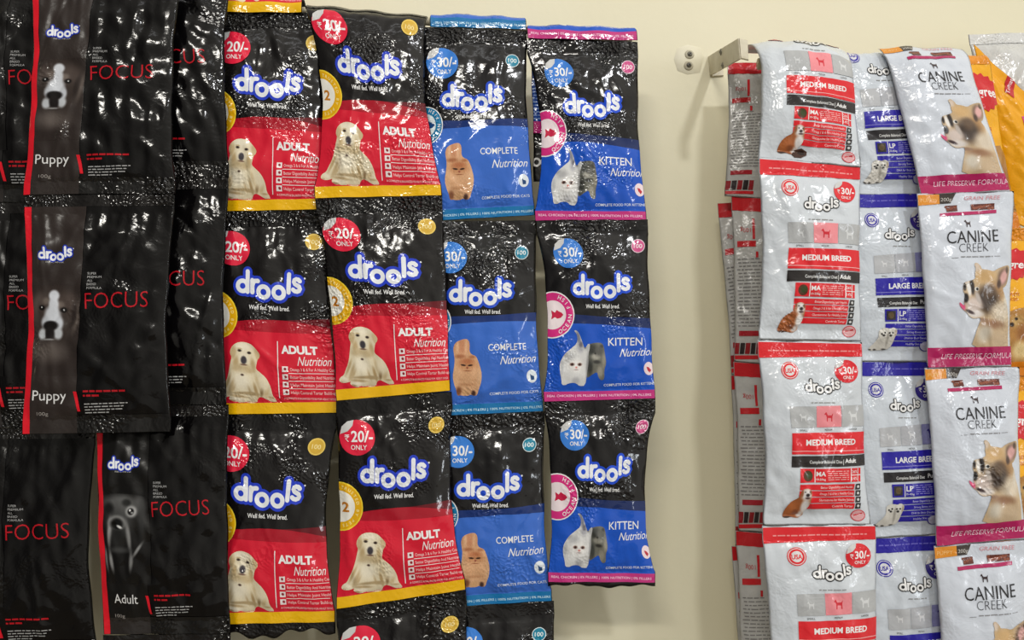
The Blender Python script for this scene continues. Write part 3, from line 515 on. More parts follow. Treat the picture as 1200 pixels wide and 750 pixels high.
def art_large():
    A = Art([(996, 424), (1116, 424), (1126, 625), (1004, 632)], (206, 213, 222), 'soft', 0.2); r = random.Random(9); BL = (42, 34, 160); BK = (40, 38, 42)
    A.add('top_band', s_poly([(992, 424.5), (1120, 424), (1121, 440), (993, 441)]), BL, 1.0); A.add('top_band', s_words(1020, 433, 1100, 1.3, r), (110, 104, 200), 1.4)
    A.add('origin_seal', s_ell(1024, 457, 9.0), BL, 1.0); A.add('origin_seal', s_ell(1024, 457, 8.0), (220, 220, 226), 1.3); A.add('origin_seal', s_ell(1024, 457, 7.3), BL, 1.6); A.add('origin_seal', s_ell(1024, 457, 5.4), (220, 220, 226), 1.9)
    A.add('origin_seal', s_text('USA', 1024, 459.5, 4.8, 10, bold=0.03), BL, 2.3)
    price(A, 1084, 457, 13.5, '30/-', (48, 36, 128), layer=1.2)
    logo(A, 1057, 475.5, 0.45, (34, 34, 36), 4.6, face=(236, 236, 236), w=4.6, layer=1.2)
    A.add('pouch', s_words(1048, 490, 1070, 1.0, r), (150, 150, 150), 1)
    for i, t in enumerate(('SMALL', 'MEDIUM', 'LARGE')):
        x = 1025 + i * 25.2
        A.add('size_chart', s_poly([(x, 501.5 - i * 2.2), (x + 24.6, 499.3 - i * 2.2), (x + 25.2, 522 - i * 1.6), (x + 0.8, 523.6 - i * 1.6)]), ((184, 186, 190), (178, 180, 186), (132, 132, 178))[i], 1.0)
        A.add('size_chart', dog_icon(x + 12.5, 511.5 - i * 2, (0.65, 0.8, 0.95)[i]), ((214, 215, 218), (212, 213, 217), (52, 44, 130))[i], 1.5)
        A.add('size_chart', s_text(t, x + 12.5, 527.5 - i * 1.6, 2.0, 7), (70, 70, 74), 1.5)
    A.add('breed_banner', s_poly([(1026.5, 529.5), (1112, 524.5), (1113, 546), (1027.5, 550)]), BL, 1.0)
    A.add('breed_banner', s_text('LARGE BREED', 1069, 540.5, 6.6, 52, bold=0.03, rot=-2.4), WH, 1.5)
    A.add('breed_banner', s_poly([(1027, 546.4), (1113, 542.4), (1113, 543), (1027, 547)]), (150, 146, 214), 1.5)
    A.add('diet_strip', s_poly([(1029, 553), (1113, 548.5), (1113.5, 560), (1030, 564.5)]), BK, 1.0)
    A.add('diet_strip', s_text('Complete Balanced Diet', 1061, 560, 3.4, 34, bold=0.01, rot=-2.4), (230, 230, 230), 1.5); A.add('diet_strip', s_text('Puppy', 1090, 558.2, 4.8, 16, bold=0.01, rot=-2.4), (230, 230, 230), 1.5)
    A.add('analysis_panel', s_poly([(1038.5, 566.5), (1111, 563), (1112, 578), (1039.5, 581.5)]), BL, 1.0); A.add('analysis_panel', s_poly([(1040.5, 568.5), (1051, 568), (1051.4, 579), (1041, 579.5)]), (50, 46, 50), 1.5); A.add('analysis_panel', s_ell(1046, 573.6, 3.4, 4), (92, 76, 50), 1.9)
    A.add('analysis_panel', s_poly([(1053.2, 566), (1054, 566), (1054.6, 581), (1053.8, 581)]), WH, 1.5)
    A.add('analysis_panel', s_text('LP', 1059.5, 574, 6, 8, bold=0.02), WH, 1.5); A.add('analysis_panel', s_text('25-45kg', 1060, 578.4, 2.2, 10), WH, 1.5)
    for k in range(5): A.add('analysis_panel', s_words(1067, 568 + k * 2.4, 1088, 0.9, r, -.04), (150, 146, 214), 1.5)
    for i in range(4):
        y = 584 + i * 7.0
        A.add('feature_list', s_poly([(1040, y), (1109, y - 3.4), (1108, y + 2.8), (1040, y + 6)]), BL, 1.0); A.add('feature_list', s_text(('Better Digestibility and Health', 'Strong Bones and Joints', 'DHA for Brain Development', 'Healthy Skin and Coat')[i], 1082, y + 2.3, 2.5, (36, 32, 36, 30)[i], rot=-2.6), (206, 204, 238), 1.5)
    ox, oy, sc = 1019, 554.5, 7.5
    pd = [(30, 455), (60, 420), (90, 380), (110, 340), (102, 290), (128, 262), (170, 258), (198, 265), (225, 250), (258, 265), (264, 300), (247, 340), (237, 400), (217, 440), (180, 452), (150, 457), (100, 462), (60, 467)]
    C = [(150, 300, 40, 34, (226, 224, 218), .5), (215, 300, 40, 36, (226, 224, 218), .5), (185, 360, 10, 70, (168, 164, 156), .6), (130, 400, 34, 40, (206, 202, 194), .6), (132, 314, 8, 8, (30, 28, 28), .4), (158, 302, 8, 8, (30, 28, 28), .4), (150, 326, 11, 9, (26, 24, 26), .4), (198, 302, 8, 8, (30, 28, 28), .4), (226, 300, 8, 8, (30, 28, 28), .4), (210, 324, 12, 10, (26, 24, 26), .4), (250, 300, 10, 30, (176, 160, 140), .6), (45, 458, 18, 6, (70, 66, 64), .5), (95, 456, 14, 8, (70, 66, 64), .5), (170, 448, 20, 6, (70, 66, 64), .5)]
    A.add('dog_picture', s_poly(outl(pd, ox, oy, sc)), None, 2.0, colour_fn=picture((212, 208, 200), C, ox, oy, sc, .03))
    A.add('stamp', s_ell(1092, 608, 8, 6.4), (60, 54, 140), 1.0); A.add('stamp', s_ell(1092, 608, 6.8, 5.3), (190, 190, 210), 1.4)
    return A
# ------------------------------------------------------------------ white pack with a pink band and a French bulldog
def art_creek():
    A = Art([(1083, 431), (1193, 430), (1202, 632), (1097, 640)], (208, 214, 225), 'soft', 0.2); r = random.Random(11); MG = (176, 28, 92)
    A.add('top_strip', s_poly([(1082, 433), (1109, 432), (1110, 443.5), (1083, 446)]), (222, 142, 40), 1.0); A.add('top_strip', s_text('PUPPY', 1096, 441.5, 4.2, 18, rot=-2), (240, 190, 120), 1.4)
    A.add('top_strip', s_poly([(1109, 432), (1127, 431.5), (1122, 443), (1110, 443.5)]), (58, 50, 46), 1.0); A.add('top_strip', s_text('200g', 1117, 440.5, 4, 12), (200, 196, 190), 1.4)
    A.add('top_strip', s_text('GRAIN FREE', 1157, 439.5, 4.4, 40, shear=.1), (220, 150, 160), 1.0)
    A.add('kibble_window', s_poly([(1117, 446), (1129, 445.5), (1129, 453), (1117, 454)]), (96, 44, 34), 1.0)
    A.add('kibble_window', [s_ell(1117 + 12 * ((i * .37) % 1), 447.5 + 4.5 * ((i * .61) % 1), 1.6, n=8) for i in range(6)], (128, 66, 46), 1.4)
    A.add('food_window', s_poly([(1145, 444.5), (1171, 444), (1171, 451), (1145, 452)]), (96, 44, 34), 1.0)
    A.add('food_window', [s_ell(1146.5 + 23 * ((i * .37) % 1), 446 + 4.5 * ((i * .61) % 1), 1.7, n=8) for i in range(14)], (140, 74, 52), 1.4)
    A.add('title_rule', s_poly([(1109, 455.6), (1173, 452), (1173, 456), (1109, 459.6)]), MG, 1.0)
    A.add('dog_emblem', dog_icon(1139, 468.5, 0.75), (60, 44, 46), 1.0)
    A.add('title', s_text('CANINE', 1145, 491, 14, 60, bold=-0.004, rot=-2.5), (30, 30, 34), 1.0); A.add('title', s_text('CREEK', 1146, 502, 9.6, 35, bold=-0.02, rot=-2.5), (70, 72, 78), 1.0)
    A.add('pouch', s_poly([(1119, 509.5), (1127, 509), (1127, 509.5), (1119, 510)]), (140, 140, 144), 1); A.add('pouch', s_poly([(1170, 506.5), (1178, 506), (1178, 506.5), (1170, 507)]), (140, 140, 144), 1)
    A.add('pouch', s_words(1130, 508.8, 1168, 1.2, r, -.03), (140, 140, 144), 1)
    ox, oy, sc = 1100, 492, 5.35
    fb = [(243, 130), (262, 120), (287, 145), (292, 162), (330, 165), (370, 175), (400, 155), (440, 140), (482, 128), (494, 148), (484, 220), (466, 262), (440, 272), (470, 330), (490, 400), (505, 480), (512, 560), (516, 650), (246, 650), (265, 560), (285, 500), (290, 475), (288, 462), (240, 472), (208, 457), (195, 437), (175, 422), (153, 397), (147, 368), (165, 383), (180, 395), (174, 360), (180, 320), (170, 300), (174, 253), (190, 243), (210, 238), (235, 230), (255, 220), (250, 190), (255, 160)]
    C = [(320, 210, 64, 44, (204, 168, 118), .6), (262, 150, 16, 24, (214, 196, 180), .6), (400, 300, 50, 60, (176, 136, 92), .6), (335, 350, 78, 78, (66, 54, 48), .5), (345, 300, 40, 40, (96, 76, 60), .6), (228, 275, 17, 48, (44, 38, 38), .4, -6), (206, 285, 13, 46, (232, 228, 224), .4, -8), (240, 385, 56, 46, (206, 190, 182), .45), (270, 340, 16, 40, (182, 172, 166), .5, -20), (250, 440, 60, 24, (216, 208, 204), .5), (185, 345, 17, 28, (30, 26, 28), .35), (181, 275, 9, 24, (36, 30, 32), .4), (215, 430, 30, 10, (60, 44, 46), .5, 20), (165, 395, 17, 28, (216, 84, 128), .35, -25), (262, 286, 15, 13, (232, 232, 230), .35), (266, 286, 9, 9, (24, 22, 24), .35),
         (440, 205, 40, 56, (120, 96, 82), .4, 20), (445, 205, 26, 44, (218, 168, 164), .45, 20), (412, 250, 14, 26, (84, 66, 58), .5), (470, 160, 12, 20, (96, 78, 68), .5), (440, 420, 70, 60, (214, 200, 180), .6), (380, 500, 80, 28, (150, 112, 84), .6), (330, 560, 50, 50, (206, 196, 180), .6), (440, 590, 70, 60, (196, 172, 142), .7), (300, 475, 40, 12, (150, 120, 98), .6), (470, 350, 14, 60, (216, 206, 190), .6)]
    A.add('dog_picture', s_poly(outl(fb, ox, oy, sc, 1)), None, 1.4, colour_fn=picture((196, 170, 136), C, ox, oy, sc, .03))
    A.add('bottom_band', s_poly([(1094, 616.5), (1204, 608), (1205, 629), (1096, 640)]), MG, 2.0)
    A.add('bottom_band', s_text('LIFE PRESERVE FORMULA', 1158, 625.2, 6.2, 88, bold=-0.006, shear=.12, rot=-4.6), (240, 206, 222), 2.4)
    return A
# ------------------------------------------------------------------ yellow pack
def art_yellow():
    A = Art([(1095, 238), (1205, 235), (1210, 440), (1102, 444)], (238, 172, 22), 'soft', 0.2); RED = (206, 30, 40)
    A.add('bottom_band', s_poly([(1092, 424), (1212, 420), (1212, 442), (1092, 446)]), (214, 124, 20), 1.0)
    A.add('top_seal', s_poly([(1092, 237), (1208, 233), (1208, 252), (1092, 256)]), (226, 140, 20), 1.0, 'seal')
    sp = []
    for k in range(32):
        a = 2 * math.pi * k / 32; q = 27 if k % 2 else 23.5; sp.append((1184 + q * math.cos(a), 286 + q * .86 * math.sin(a)))
    A.add('rosette', s_poly(sp), RED, 1.0); A.add('rosette', s_text('Pedigree', 1180, 291.5, 11, 50, bold=0.02), WH, 1.5)
    A.add('pouch', s_text('100% COMPLETE', 1176, 330, 4, 30), (190, 80, 20), 1.0); A.add('pouch', s_text('& BALANCED', 1176, 337, 4, 26), (190, 80, 20), 1.0)
    d = [(1170, 366), (1178, 352), (1188, 348), (1200, 346), (1207, 356), (1208, 420), (1172, 422), (1176, 392)]
    C = [(1188, 366, 9, 8, (196, 160, 100), .6), (1196, 382, 10, 14, (150, 96, 44), .6), (1186, 362, 2, 2, (40, 26, 16), .4), (1180, 370, 3, 3, (40, 26, 20), .4), (1192, 405, 10, 12, (222, 196, 140), .6)]
    A.add('dog_picture', s_poly(d), None, 1.0, colour_fn=picture((172, 122, 58), C, 0, 0, 1, .06))
    return A
# ------------------------------------------------------------------ backs of white packs that hang upside down behind the rail
def art_back():
    A = Art([(857, 230), (935, 236), (940, 430), (860, 424)], (190, 189, 187), 'soft', 0.24); r = random.Random(21); RED = (200, 30, 40)
    A.add('red_bar', s_poly([(852, 229), (940, 233), (940, 252), (852, 246)]), RED, 1.0)
    A.add('pouch', s_rect(862, 283, 884, 290), RED, 1.0); A.add('pouch', s_rect(883, 296, 886, 303), RED, 1.0); A.add('side_print', s_rect(880, 257, 883, 281), RED, 1.0)
    A.add('pouch', s_text('100g', 872, 268, 5, 12, rot=180), (190, 60, 64), 1.0)
    for k in range(20):
        for sh in s_words(862 + (k % 3), 305 + k * 4.1, 890 + (k * 7) % 40, 1.2, r): A.add('pouch', sh, (132, 130, 130), 1.0)
    A.add('pouch', s_rect(864, 388, 888, 394), (170, 30, 44), 1.0)
    for i in range(5):
        A.add('column_table', s_rect(860 + i * 6.4, 402, 865.4 + i * 6.4, 415), ((150, 26, 36), (46, 36, 38))[i % 2], 1.0)
    A.add('column_table', s_rect(860, 416.5, 892, 421), RED, 1.0)
    return A
YQ = [(1140, 52), (1226, 128), (1276, 300), (1190, 262)]
def art_flash():
    A = Art(YQ, (236, 166, 22), 'soft', 0.2)
    A.add('corner_flash', s_poly([(1182, 85), (1192, 89), (1185, 117), (1174, 108)]), (190, 26, 36), 1.0); A.add('corner_flash', s_text('Tomato', 1184.5, 101, 5, 24, rot=-66), WH, 1.5)
    A.add('colour_block', s_poly([(1192, 139), (1230, 136), (1240, 166), (1198, 164)]), (208, 50, 130), 1.0)
    C = [(1200, 180, 8, 12, (196, 150, 90), .6), (1210, 190, 9, 14, (140, 90, 44), .6), (1202, 176, 2, 2, (40, 26, 16), .4)]
    A.add('dog_picture', s_poly([(1197, 168), (1206, 164), (1222, 170), (1226, 214), (1200, 210), (1195, 190)]), None, 1.0, colour_fn=picture((172, 122, 58), C, 0, 0, 1, .06))
    return A
def art_bag():
    A = Art([(0, 0), (100, 0), (100, 100), (0, 100)], (206, 206, 204), 'soft', 0.2)
    A.add('top_seal', s_rect(-2, -2, 102, 9), (214, 214, 212), 1.0, 'seal'); A.add('bottom_band', s_rect(-2, 91, 102, 102), (214, 214, 212), 1.0, 'seal')
    return A
def art_kback(A):
    """print on the back of the folded-over kitten sachet"""
    B = Art(A.q, A.base); r = random.Random(33); q = A.q
    B.add('back_print', s_poly([(620, 316), (776, 314), (776, 390), (620, 392)]), (30, 74, 170), 0.5)
    for k in range(12):
        for sh in s_words(630, 334 + k * 4, 690, 1.6, r): B.add('back_print', sh, (150, 180, 236), 1.0)
    B.add('back_print', s_poly([(620, 316), (776, 314), (776, 328), (620, 330)]), (206, 40, 132), 1.0)
    for i, x in enumerate((633, 643, 655, 668)): B.add('back_print', s_stroke(circ(x, 281, 4.2), 2.4, True), WH, 1.0)
    return B

# ------------------------------------------------------------------ the sachet itself
class Surf:
    def __init__(self, quad, d, T, seed, waist, curl=None, seal=(0.085, 0.06), wr=1.0, sag=0.0):
        dd = d if isinstance(d, (tuple, list)) else (d,) * 4
        self.c = [P(x, y, k) for (x, y), k in zip(quad, dd)]
        self.W = np.linalg.norm(self.c[1] - self.c[0]); self.H = np.linalg.norm(self.c[3] - self.c[0])
        e1 = (self.c[1] + self.c[2] - self.c[0] - self.c[3]); e2 = (self.c[0] + self.c[1] - self.c[2] - self.c[3])
        n = np.cross(e1, e2); self.n0 = n / np.linalg.norm(n)
        if self.n0[1] > 0: self.n0 = -self.n0
        self.T = T; self.waist = waist; self.curl = curl; self.seal = seal; self.wr = wr; self.sag = sag
        R = random.Random(seed); self.waves = []
        for k in range(16):
            lam = 0.014 * (4.2 ** R.random()); th = R.gauss(0, 0.9); amp = lam * 0.0062 * R.uniform(0.5, 1.3)
            self.waves.append((2 * math.pi / lam * math.cos(th), 2 * math.pi / lam * math.sin(th), R.uniform(0, 6.28), amp))
        self.creases = []
        for k in range(13):
            x, y = R.random(), R.choice((R.uniform(0.02, 0.3), R.uniform(0.7, 0.98), R.random())); a = R.gauss(math.pi / 2, 0.5); L = R.uniform(0.02, 0.075)
            self.creases.append((x * self.W, y * self.H, math.cos(a), math.sin(a), L, R.uniform(0.0028, 0.0060), R.uniform(0.0005, 0.0012) * R.choice((1, 1, -1))))
        self.ph = [R.uniform(0, 6.28) for _ in range(8)]; self.pl = R.uniform(0.011, 0.016)
    def at(self, u, v, side=1):
        u = np.asarray(u, float); v = np.asarray(v, float); vv = np.clip(v, 0, 1)
        s0, s1 = self.seal; vb = np.clip((vv - s0) / (1 - s0 - s1), 0, 1)
        g = np.sin(np.pi * vb) ** 0.7
        wig = 0.10 * np.sin(vv * 9 + self.ph[0]) + 0.07 * np.sin(vv * 23 + self.ph[1])
        wl, wr_ = self.waist
        uw = u + (wl * g + 0.05 * wig * g) * (1 - u) ** 2 - (wr_ * g + 0.05 * wig * g) * u ** 2
        fu = np.clip(1 - np.abs(2 * u - 1) ** 2.6, 0, 1) ** 0.8; hv = np.clip(1 - np.abs(2 * vb - 1) ** 3.2, 0, 1) ** 0.85 * (0.86 + 0.3 * vb)
        body = fu * hv
        X = u * self.W; Y = vv * self.H
        w = np.zeros_like(X)
        for kx, ky, p, a in self.waves: w = w + a * np.sin(kx * X + ky * Y + p)
        for x, y, cx, cy, L, wd, a in self.creases:
            dx, dy = X - x, Y - y; al = dx * cx + dy * cy; pe = -dx * cy + dy * cx
            w = w + a * np.exp(-(pe / wd) ** 2) * np.exp(-(al / L) ** 4)
        ramp = np.clip(body * 2.2, 0.12, 1)
        pleat = 0.00032 * np.sin(2 * np.pi * X / self.pl + self.ph[2] + 2 * np.sin(X * 60 + self.ph[3])) * (np.exp(-np.abs(vb) * self.H / 0.022) * (vb > 0) + np.exp(-np.abs(1 - vb) * self.H / 0.018) * (vb < 1))
        shared = 0.0016 * np.sin(u * 4 + self.ph[4]) * np.sin(vv * 5 + self.ph[5]) + self.sag * np.sin(np.pi * vv) + 0.0009 * np.sin(X * 2 * np.pi / 0.045 + self.ph[6]) * (1 - g)
        tk = self.T if side > 0 else self.T * 0.5
        disp = shared + self.wr * (w * ramp + pleat * np.clip(fu * 3, 0, 1)) * (1 if side > 0 else 0.8) + side * (tk * body + 0.00012)
        a, b, c, d = self.c
        def bil(uu, vx): return a * ((1 - uu) * (1 - vx))[..., None] + b * (uu * (1 - vx))[..., None] + c * (uu * vx)[..., None] + d * ((1 - uu) * vx)[..., None]
        if self.curl is None: return bil(uw, v) + self.n0 * disp[..., None]
        vc, R = self.curl
        base = bil(uw, np.maximum(v, vc)); s = np.maximum(vc - v, 0) * self.H
        e = (a + b - c - d); e = e / np.linalg.norm(e); ang = np.minimum(s / R, math.pi); rest = np.maximum(s - math.pi * R, 0)
        ca, sa = np.cos(ang)[..., None], np.sin(ang)[..., None]
        return base + e * (R * sa) - self.n0 * (R * (1 - ca)) - e * rest[..., None] + (self.n0 * ca + e * sa) * disp[..., None]
    def normal(self, u, v, side=1):
        h = 0.004
        du = self.at(u + h, v, side) - self.at(u - h, v, side); dv = self.at(u, v + h, side) - self.at(u, v - h, side)
        n = -np.cross(du, dv) * (1 if side > 0 else -1); return n / (np.linalg.norm(n, axis=-1)[..., None] + 1e-12)

TRACK = []
def sachet(name, label, group, art, quad, d, T=0.010, seed=1, waist=(0.03, 0.03), curl=None, wr=1.0, back=None, tail=0.0, seal=(0.085, 0.06), cat='sachet', sag=0.0):
    S = Surf(quad, d, T, seed, waist, curl, seal, wr, sag)
    org = S.at(np.array([0.5]), np.array([1.0]))[0]
    root = empty(name, org, label, cat, group)
    nu, nv = max(12, int(S.W / 0.0025)), max(12, int(S.H / 0.0025))
    uu, vv = np.meshgrid(np.linspace(0, 1, nu + 1), np.linspace(0, 1 + tail, nv + 1))
    # a torn, slightly uneven end on a tail
    if tail:
        vv = vv + np.clip((vv - 1) / tail, 0, 1) * tail * (0.35 * np.sin(uu * 9 + seed) + 0.2 * np.sin(uu * 31 + seed))
    Vf = S.at(uu.ravel(), vv.ravel(), 1); Vb = S.at(uu.ravel(), vv.ravel(), -1)
    n = nu + 1; F = []; idx = np.arange(len(Vf)).reshape(nv + 1, n); bi = idx + len(Vf)
    rim = np.zeros_like(idx, bool); rim[0] = rim[-1] = True; rim[:, 0] = rim[:, -1] = True
    bi = np.where(rim, idx, bi)
    for r in range(nv):
        for k in range(nu):
            F.append((idx[r, k], idx[r + 1, k], idx[r + 1, k + 1], idx[r, k + 1])); F.append((bi[r, k], bi[r, k + 1], bi[r + 1, k + 1], bi[r + 1, k]))
    V = list(np.concatenate([Vf, Vb]) - org); mats = [mat(art.base, art.base_kind, art.rough)]; FM = [0] * len(F)
    # drop the unused rim twins of the back
    used = sorted({i for f in F for i in f}); rm = {o: i for i, o in enumerate(used)}
    V = [V[i] for i in used]; F = [tuple(rm[i] for i in f) for f in F]
    groups = {}
    for it in art.items: groups.setdefault(it[0], []).append((it, 1))
    if back is not None:
        for it in back.items: groups.setdefault(it[0], []).append((it, -1))
    made = {}
    def collect(items, Vs, Fs, Ms, mlist, Cs, Ns):
        for (part, layer, m, UV, T_, C), side in items:
            p = S.at(UV[:, 0], UV[:, 1], side); nn = S.normal(UV[:, 0], UV[:, 1], side)
            p = p + nn * (0.00050 + 0.00015 * layer) - org; b0 = len(Vs)
            g = np.cross(p[T_[:, 1]] - p[T_[:, 0]], p[T_[:, 2]] - p[T_[:, 0]]); flip = (g * nn[T_[:, 0]]).sum(1) < 0
            T2 = T_.copy(); T2[flip] = T2[flip][:, ::-1]
            area = np.linalg.norm(g, axis=1) > 1e-13
            T2 = T2[area]
            Vs.extend(p); Ns.extend(nn); Fs.extend([tuple(x) for x in (T2 + b0).tolist()])
            if m not in mlist: mlist.append(m)
            Ms.extend([mlist.index(m)] * len(T2)); Cs.extend(C if C is not None else [(0, 0, 0, 1)] * len(p))
    pm = list(mats); pf = groups.pop('pouch', [])
    Nf = []; Cs = []
    n_film = len(V); collect(pf, V, F, FM, pm, Cs, Nf)
    make_obj('pouch', V, F, pm, FM, root)
    for part in sorted(groups, key=lambda s: s.count('/')):
        Vs, Fs, Ms, ml, Cc, Nn = [], [], [], [], [], []
        collect(groups[part], Vs, Fs, Ms, ml, Cc, Nn)
        if not Fs: continue
        par, nm = (made[part.split('/')[0]], part.split('/')[1]) if '/' in part else (root, part)
        haspic = any(it[5] is not None for it, _ in groups[part])
        made[part] = make_obj(nm, Vs, Fs, ml, Ms, par, normals=Nn, colour=Cc if haspic else None)
    TRACK.append((name, len(V)))
    return root

# ------------------------------------------------------------------ the wall
def wall():
    x0, x1, z0, z1 = -2.6, 2.6, 0.0, 3.2
    V = [(x0, 0, z0), (x1, 0, z0), (x1, 0, z1), (x0, 0, z1), (x0, .1, z0), (x1, .1, z0), (x1, .1, z1), (x0, .1, z1)]
    F = [(0, 1, 2, 3), (5, 4, 7, 6), (4, 0, 3, 7), (1, 5, 6, 2), (3, 2, 6, 7), (4, 5, 1, 0)]
    o = make_obj('wall_back', V, F, [M_WALL], smooth=False); o['kind'] = 'structure'
wall()
fl = make_obj('floor', [(-2.6, -3.6, 0), (2.6, -3.6, 0), (2.6, 0.1, 0), (-2.6, 0.1, 0), (-2.6, -3.6, -.05), (2.6, -3.6, -.05), (2.6, 0.1, -.05), (-2.6, 0.1, -.05)],
              [(0, 1, 2, 3), (7, 6, 5, 4), (0, 4, 5, 1), (1, 5, 6, 2), (2, 6, 7, 3), (3, 7, 4, 0)], [noisy('pale_floor_tile', (120, 112, 98), (108, 100, 88), 4.0, 0.5)], smooth=False)
fl['kind'] = 'structure'

# ------------------------------------------------------------------ rails, bracket, screws
def shifted(V, org): return [Vector(v) - Vector(org) for v in V]
def rail(name, p0, p1, r, label):
    e = empty(name, p0, label, 'rail')
    V, F = tube(p0, p1, r); make_obj('bar', shifted(V, p0), F, [M_CREAM], parent=e)
    return e
# left rail, on two arms
L0, L1 = P(-70, -24, 0.0845), P(740, 46, 0.1066)
lr = rail('hanging_rail', L0, L1, 0.0045, 'cream metal rail under the dark sachet strips on the left')
for f in (0.12, 0.63):
    q = L0 + (L1 - L0) * f; V, F = tube(q, (q[0], -0.0, q[2]), 0.006, 12); make_obj('support_arm', shifted(V, L0), F, [M_CREAM], parent=lr)
    V, F = dome((q[0], 0, q[2]), (0, -1, 0), 0.018, 0.006); make_obj('support_plate', shifted(V, L0), F, [M_CREAM], parent=lr)
R0, R1 = P(888, 75, 0.112), P(1150, 75.5, 0.112)
rr = rail('hanging_rail', R0, R1, 0.0065, 'cream metal rail under the white and yellow sachet strips on the right')
# bracket: a bent strip of painted steel standing out from the wall at the near end of the right rail
bq = [P(831, 66, 0.0), P(866, 45, 0.146), P(868, 69, 0.146), P(833, 88.5, 0.0)]
br = empty('rail_bracket', bq[3], 'cream painted steel bracket holding the left end of the right-hand rail', 'bracket')
V, F = plate(bq, 0.003); make_obj('arm', shifted(V, bq[3]), F, [M_CREAM], parent=br, smooth=False)
fq = [P(866, 45, 0.146), P(876, 47, 0.1465), P(877, 71, 0.1465), P(868, 69, 0.146)]
V, F = plate(fq, 0.003); make_obj('folded_end', shifted(V, bq[3]), F, [M_CREAM], parent=br, smooth=False)
wq = [P(812, 67, 0.0015), P(833, 65, 0.0015), P(834, 90, 0.0015), P(813, 91, 0.0015)]
wq = [P(831, 65.5, 0.0016), P(846, 64, 0.0016), P(848, 89, 0.0016), P(833, 90, 0.0016)]
V, F = plate(wq, 0.003); make_obj('flange', shifted(V, bq[3]), F, [M_CREAM], parent=br, smooth=False)
an = np.cross(bq[1] - bq[0], bq[3] - bq[0]); an = an / np.linalg.norm(an)
if an[0] > 0: an = -an
for s, t in ((0.46, 0.16), (0.48, 0.86)):
    c = (bq[0] * (1 - s) + bq[1] * s) * (1 - t) + (bq[3] * (1 - s) + bq[2] * s) * t
    V, F = dome(c + an * 0.0012, an, 0.0042, 0.002); o = make_obj('screw', shifted(V, bq[3]), F, [M_STEEL], parent=br)
    V, F = dome(c + an * 0.0028, an, 0.0016, 0.0006, 10); make_obj('screw_slot', shifted(V, bq[3]), F, [M_DARK], parent=o)
# filled patch of plaster and two screws beside the bracket
pc = P(806, 70, 0); V, F = [], []
ring = [(794, 58), (806, 54), (820, 57), (823, 68), (819, 84), (806, 86), (795, 82), (791, 70)]
top = [P(x, y, 0.0012) for x, y in ring]; mid = P(807, 70, 0.002); rimv = [P(806 + (x - 806) * 1.12, 70 + (y - 70) * 1.12, -0.0002) for x, y in ring]
V = top + rimv + [mid]; nq = len(ring)
F = [(k, nq + k, nq + (k + 1) % nq, (k + 1) % nq) for k in range(nq)] + [(2 * nq, k, (k + 1) % nq) for k in range(nq)]
e = make_obj('plaster_patch', shifted(V, pc), F, [M_PATCH]); e.location = pc
e['label'] = 'pale patch of filler on the wall around two screws'; e['category'] = 'wall patch'
for px, py, lab in ((808, 64, 'upper of two screws with grey plugs in the bare cream wall'), (807, 77, 'lower of two screws with grey plugs in the bare cream wall')):
    c = P(px, py, 0.0016); s = empty('loose_screw', c, lab, 'screw', 'screws left in the wall')
    V, F = dome(c, (0, -1, 0), 0.0062, 0.0030); make_obj('plug', shifted(V, c), F, [M_PLUG], parent=s)
    V, F = dome(c + np.array([0, -0.0025, 0]), (0, -1, 0), 0.0034, 0.0022); h = make_obj('screw_head', shifted(V, c), F, [M_STEEL], parent=s)
    V, F = dome(c + np.array([0, -0.0043, 0]), (0, -1, 0), 0.0014, 0.0006, 10); make_obj('screw_slot', shifted(V, c), F, [M_DARK], parent=h)

# ------------------------------------------------------------------ the strips of sachets
ADULT, CATF, KIT = art_adult(), art_cat(), art_kitten()
FP, FA = art_focus(False), art_focus(True)
MED1 = art_medium()          # the topmost pack also shows a little bowl of kibble
MED1.add('bowl_print', s_poly([(933, 607), (936, 601), (944, 598.5), (952, 601), (952, 606), (945, 610), (937, 610.5)]), (70, 44, 34), 2.2)
MED1.add('bowl_print', s_ell(945, 603.5, 5, 3), (40, 24, 20), 2.6)
MED, LAR, CRE, YEL, BACK, BAG = art_medium(), art_large(), art_creek(), art_yellow(), art_back(), art_bag(); FLASH = art_flash()
ROW = ('top', 'second', 'third', 'bottom')

g = 'black premium dog food sachets at far left'
sachet('dog_food_sachet', 'topmost black sachet cut off by the left edge, tucked behind the puppy strip', g, FA, [(-60, -22), (115, -22), (114, 236), (-62, 238)], 0.104, wr=1.4, seed=11)
sachet('dog_food_sachet', 'second black sachet down at the left edge, tucked behind the puppy strip', g, FA, [(-62, 238), (114, 236), (112, 500), (-64, 502)], 0.104, wr=1.4, seed=12)
sachet('dog_food_sachet', 'black sachet at the lower left corner, left of the dark dog with the red stripe', g, FA, [(-64, 502), (112, 500), (113, 770), (-66, 772)], 0.104, wr=1.4, seed=13, waist=(.03, .04))
sachet('dog_food_sachet', 'top black sachet behind the puppy strip, only its right side showing', g, FP, [(98, -42), (270, -42), (268, 208), (98, 210)], 0.128, wr=1.4, seed=14)
sachet('dog_food_sachet', 'middle black sachet behind the puppy strip, only its right side showing', g, FP, [(100, 210), (268, 208), (266, 474), (104, 476)], 0.128, wr=1.4, seed=15)
sachet('dog_food_sachet', 'black adult sachet with a dark dog face beside a red stripe', g, FA, [(111, 476), (268, 474), (270, 742), (121, 744)], 0.128, waist=(.005, .02), wr=1.4, seed=16)
sachet('dog_food_sachet', 'black sachet below the black adult sachet, only its top seal showing', g, FP, [(121, 744), (270, 742), (272, 1000), (125, 1000)], 0.128, wr=1.4, seed=17)
sachet('dog_food_sachet', 'upper black puppy sachet with a white-blazed puppy face', g, FP, [(38, -24), (211, -26), (205, 227), (27, 229)], 0.150, wr=1.4, seed=18)
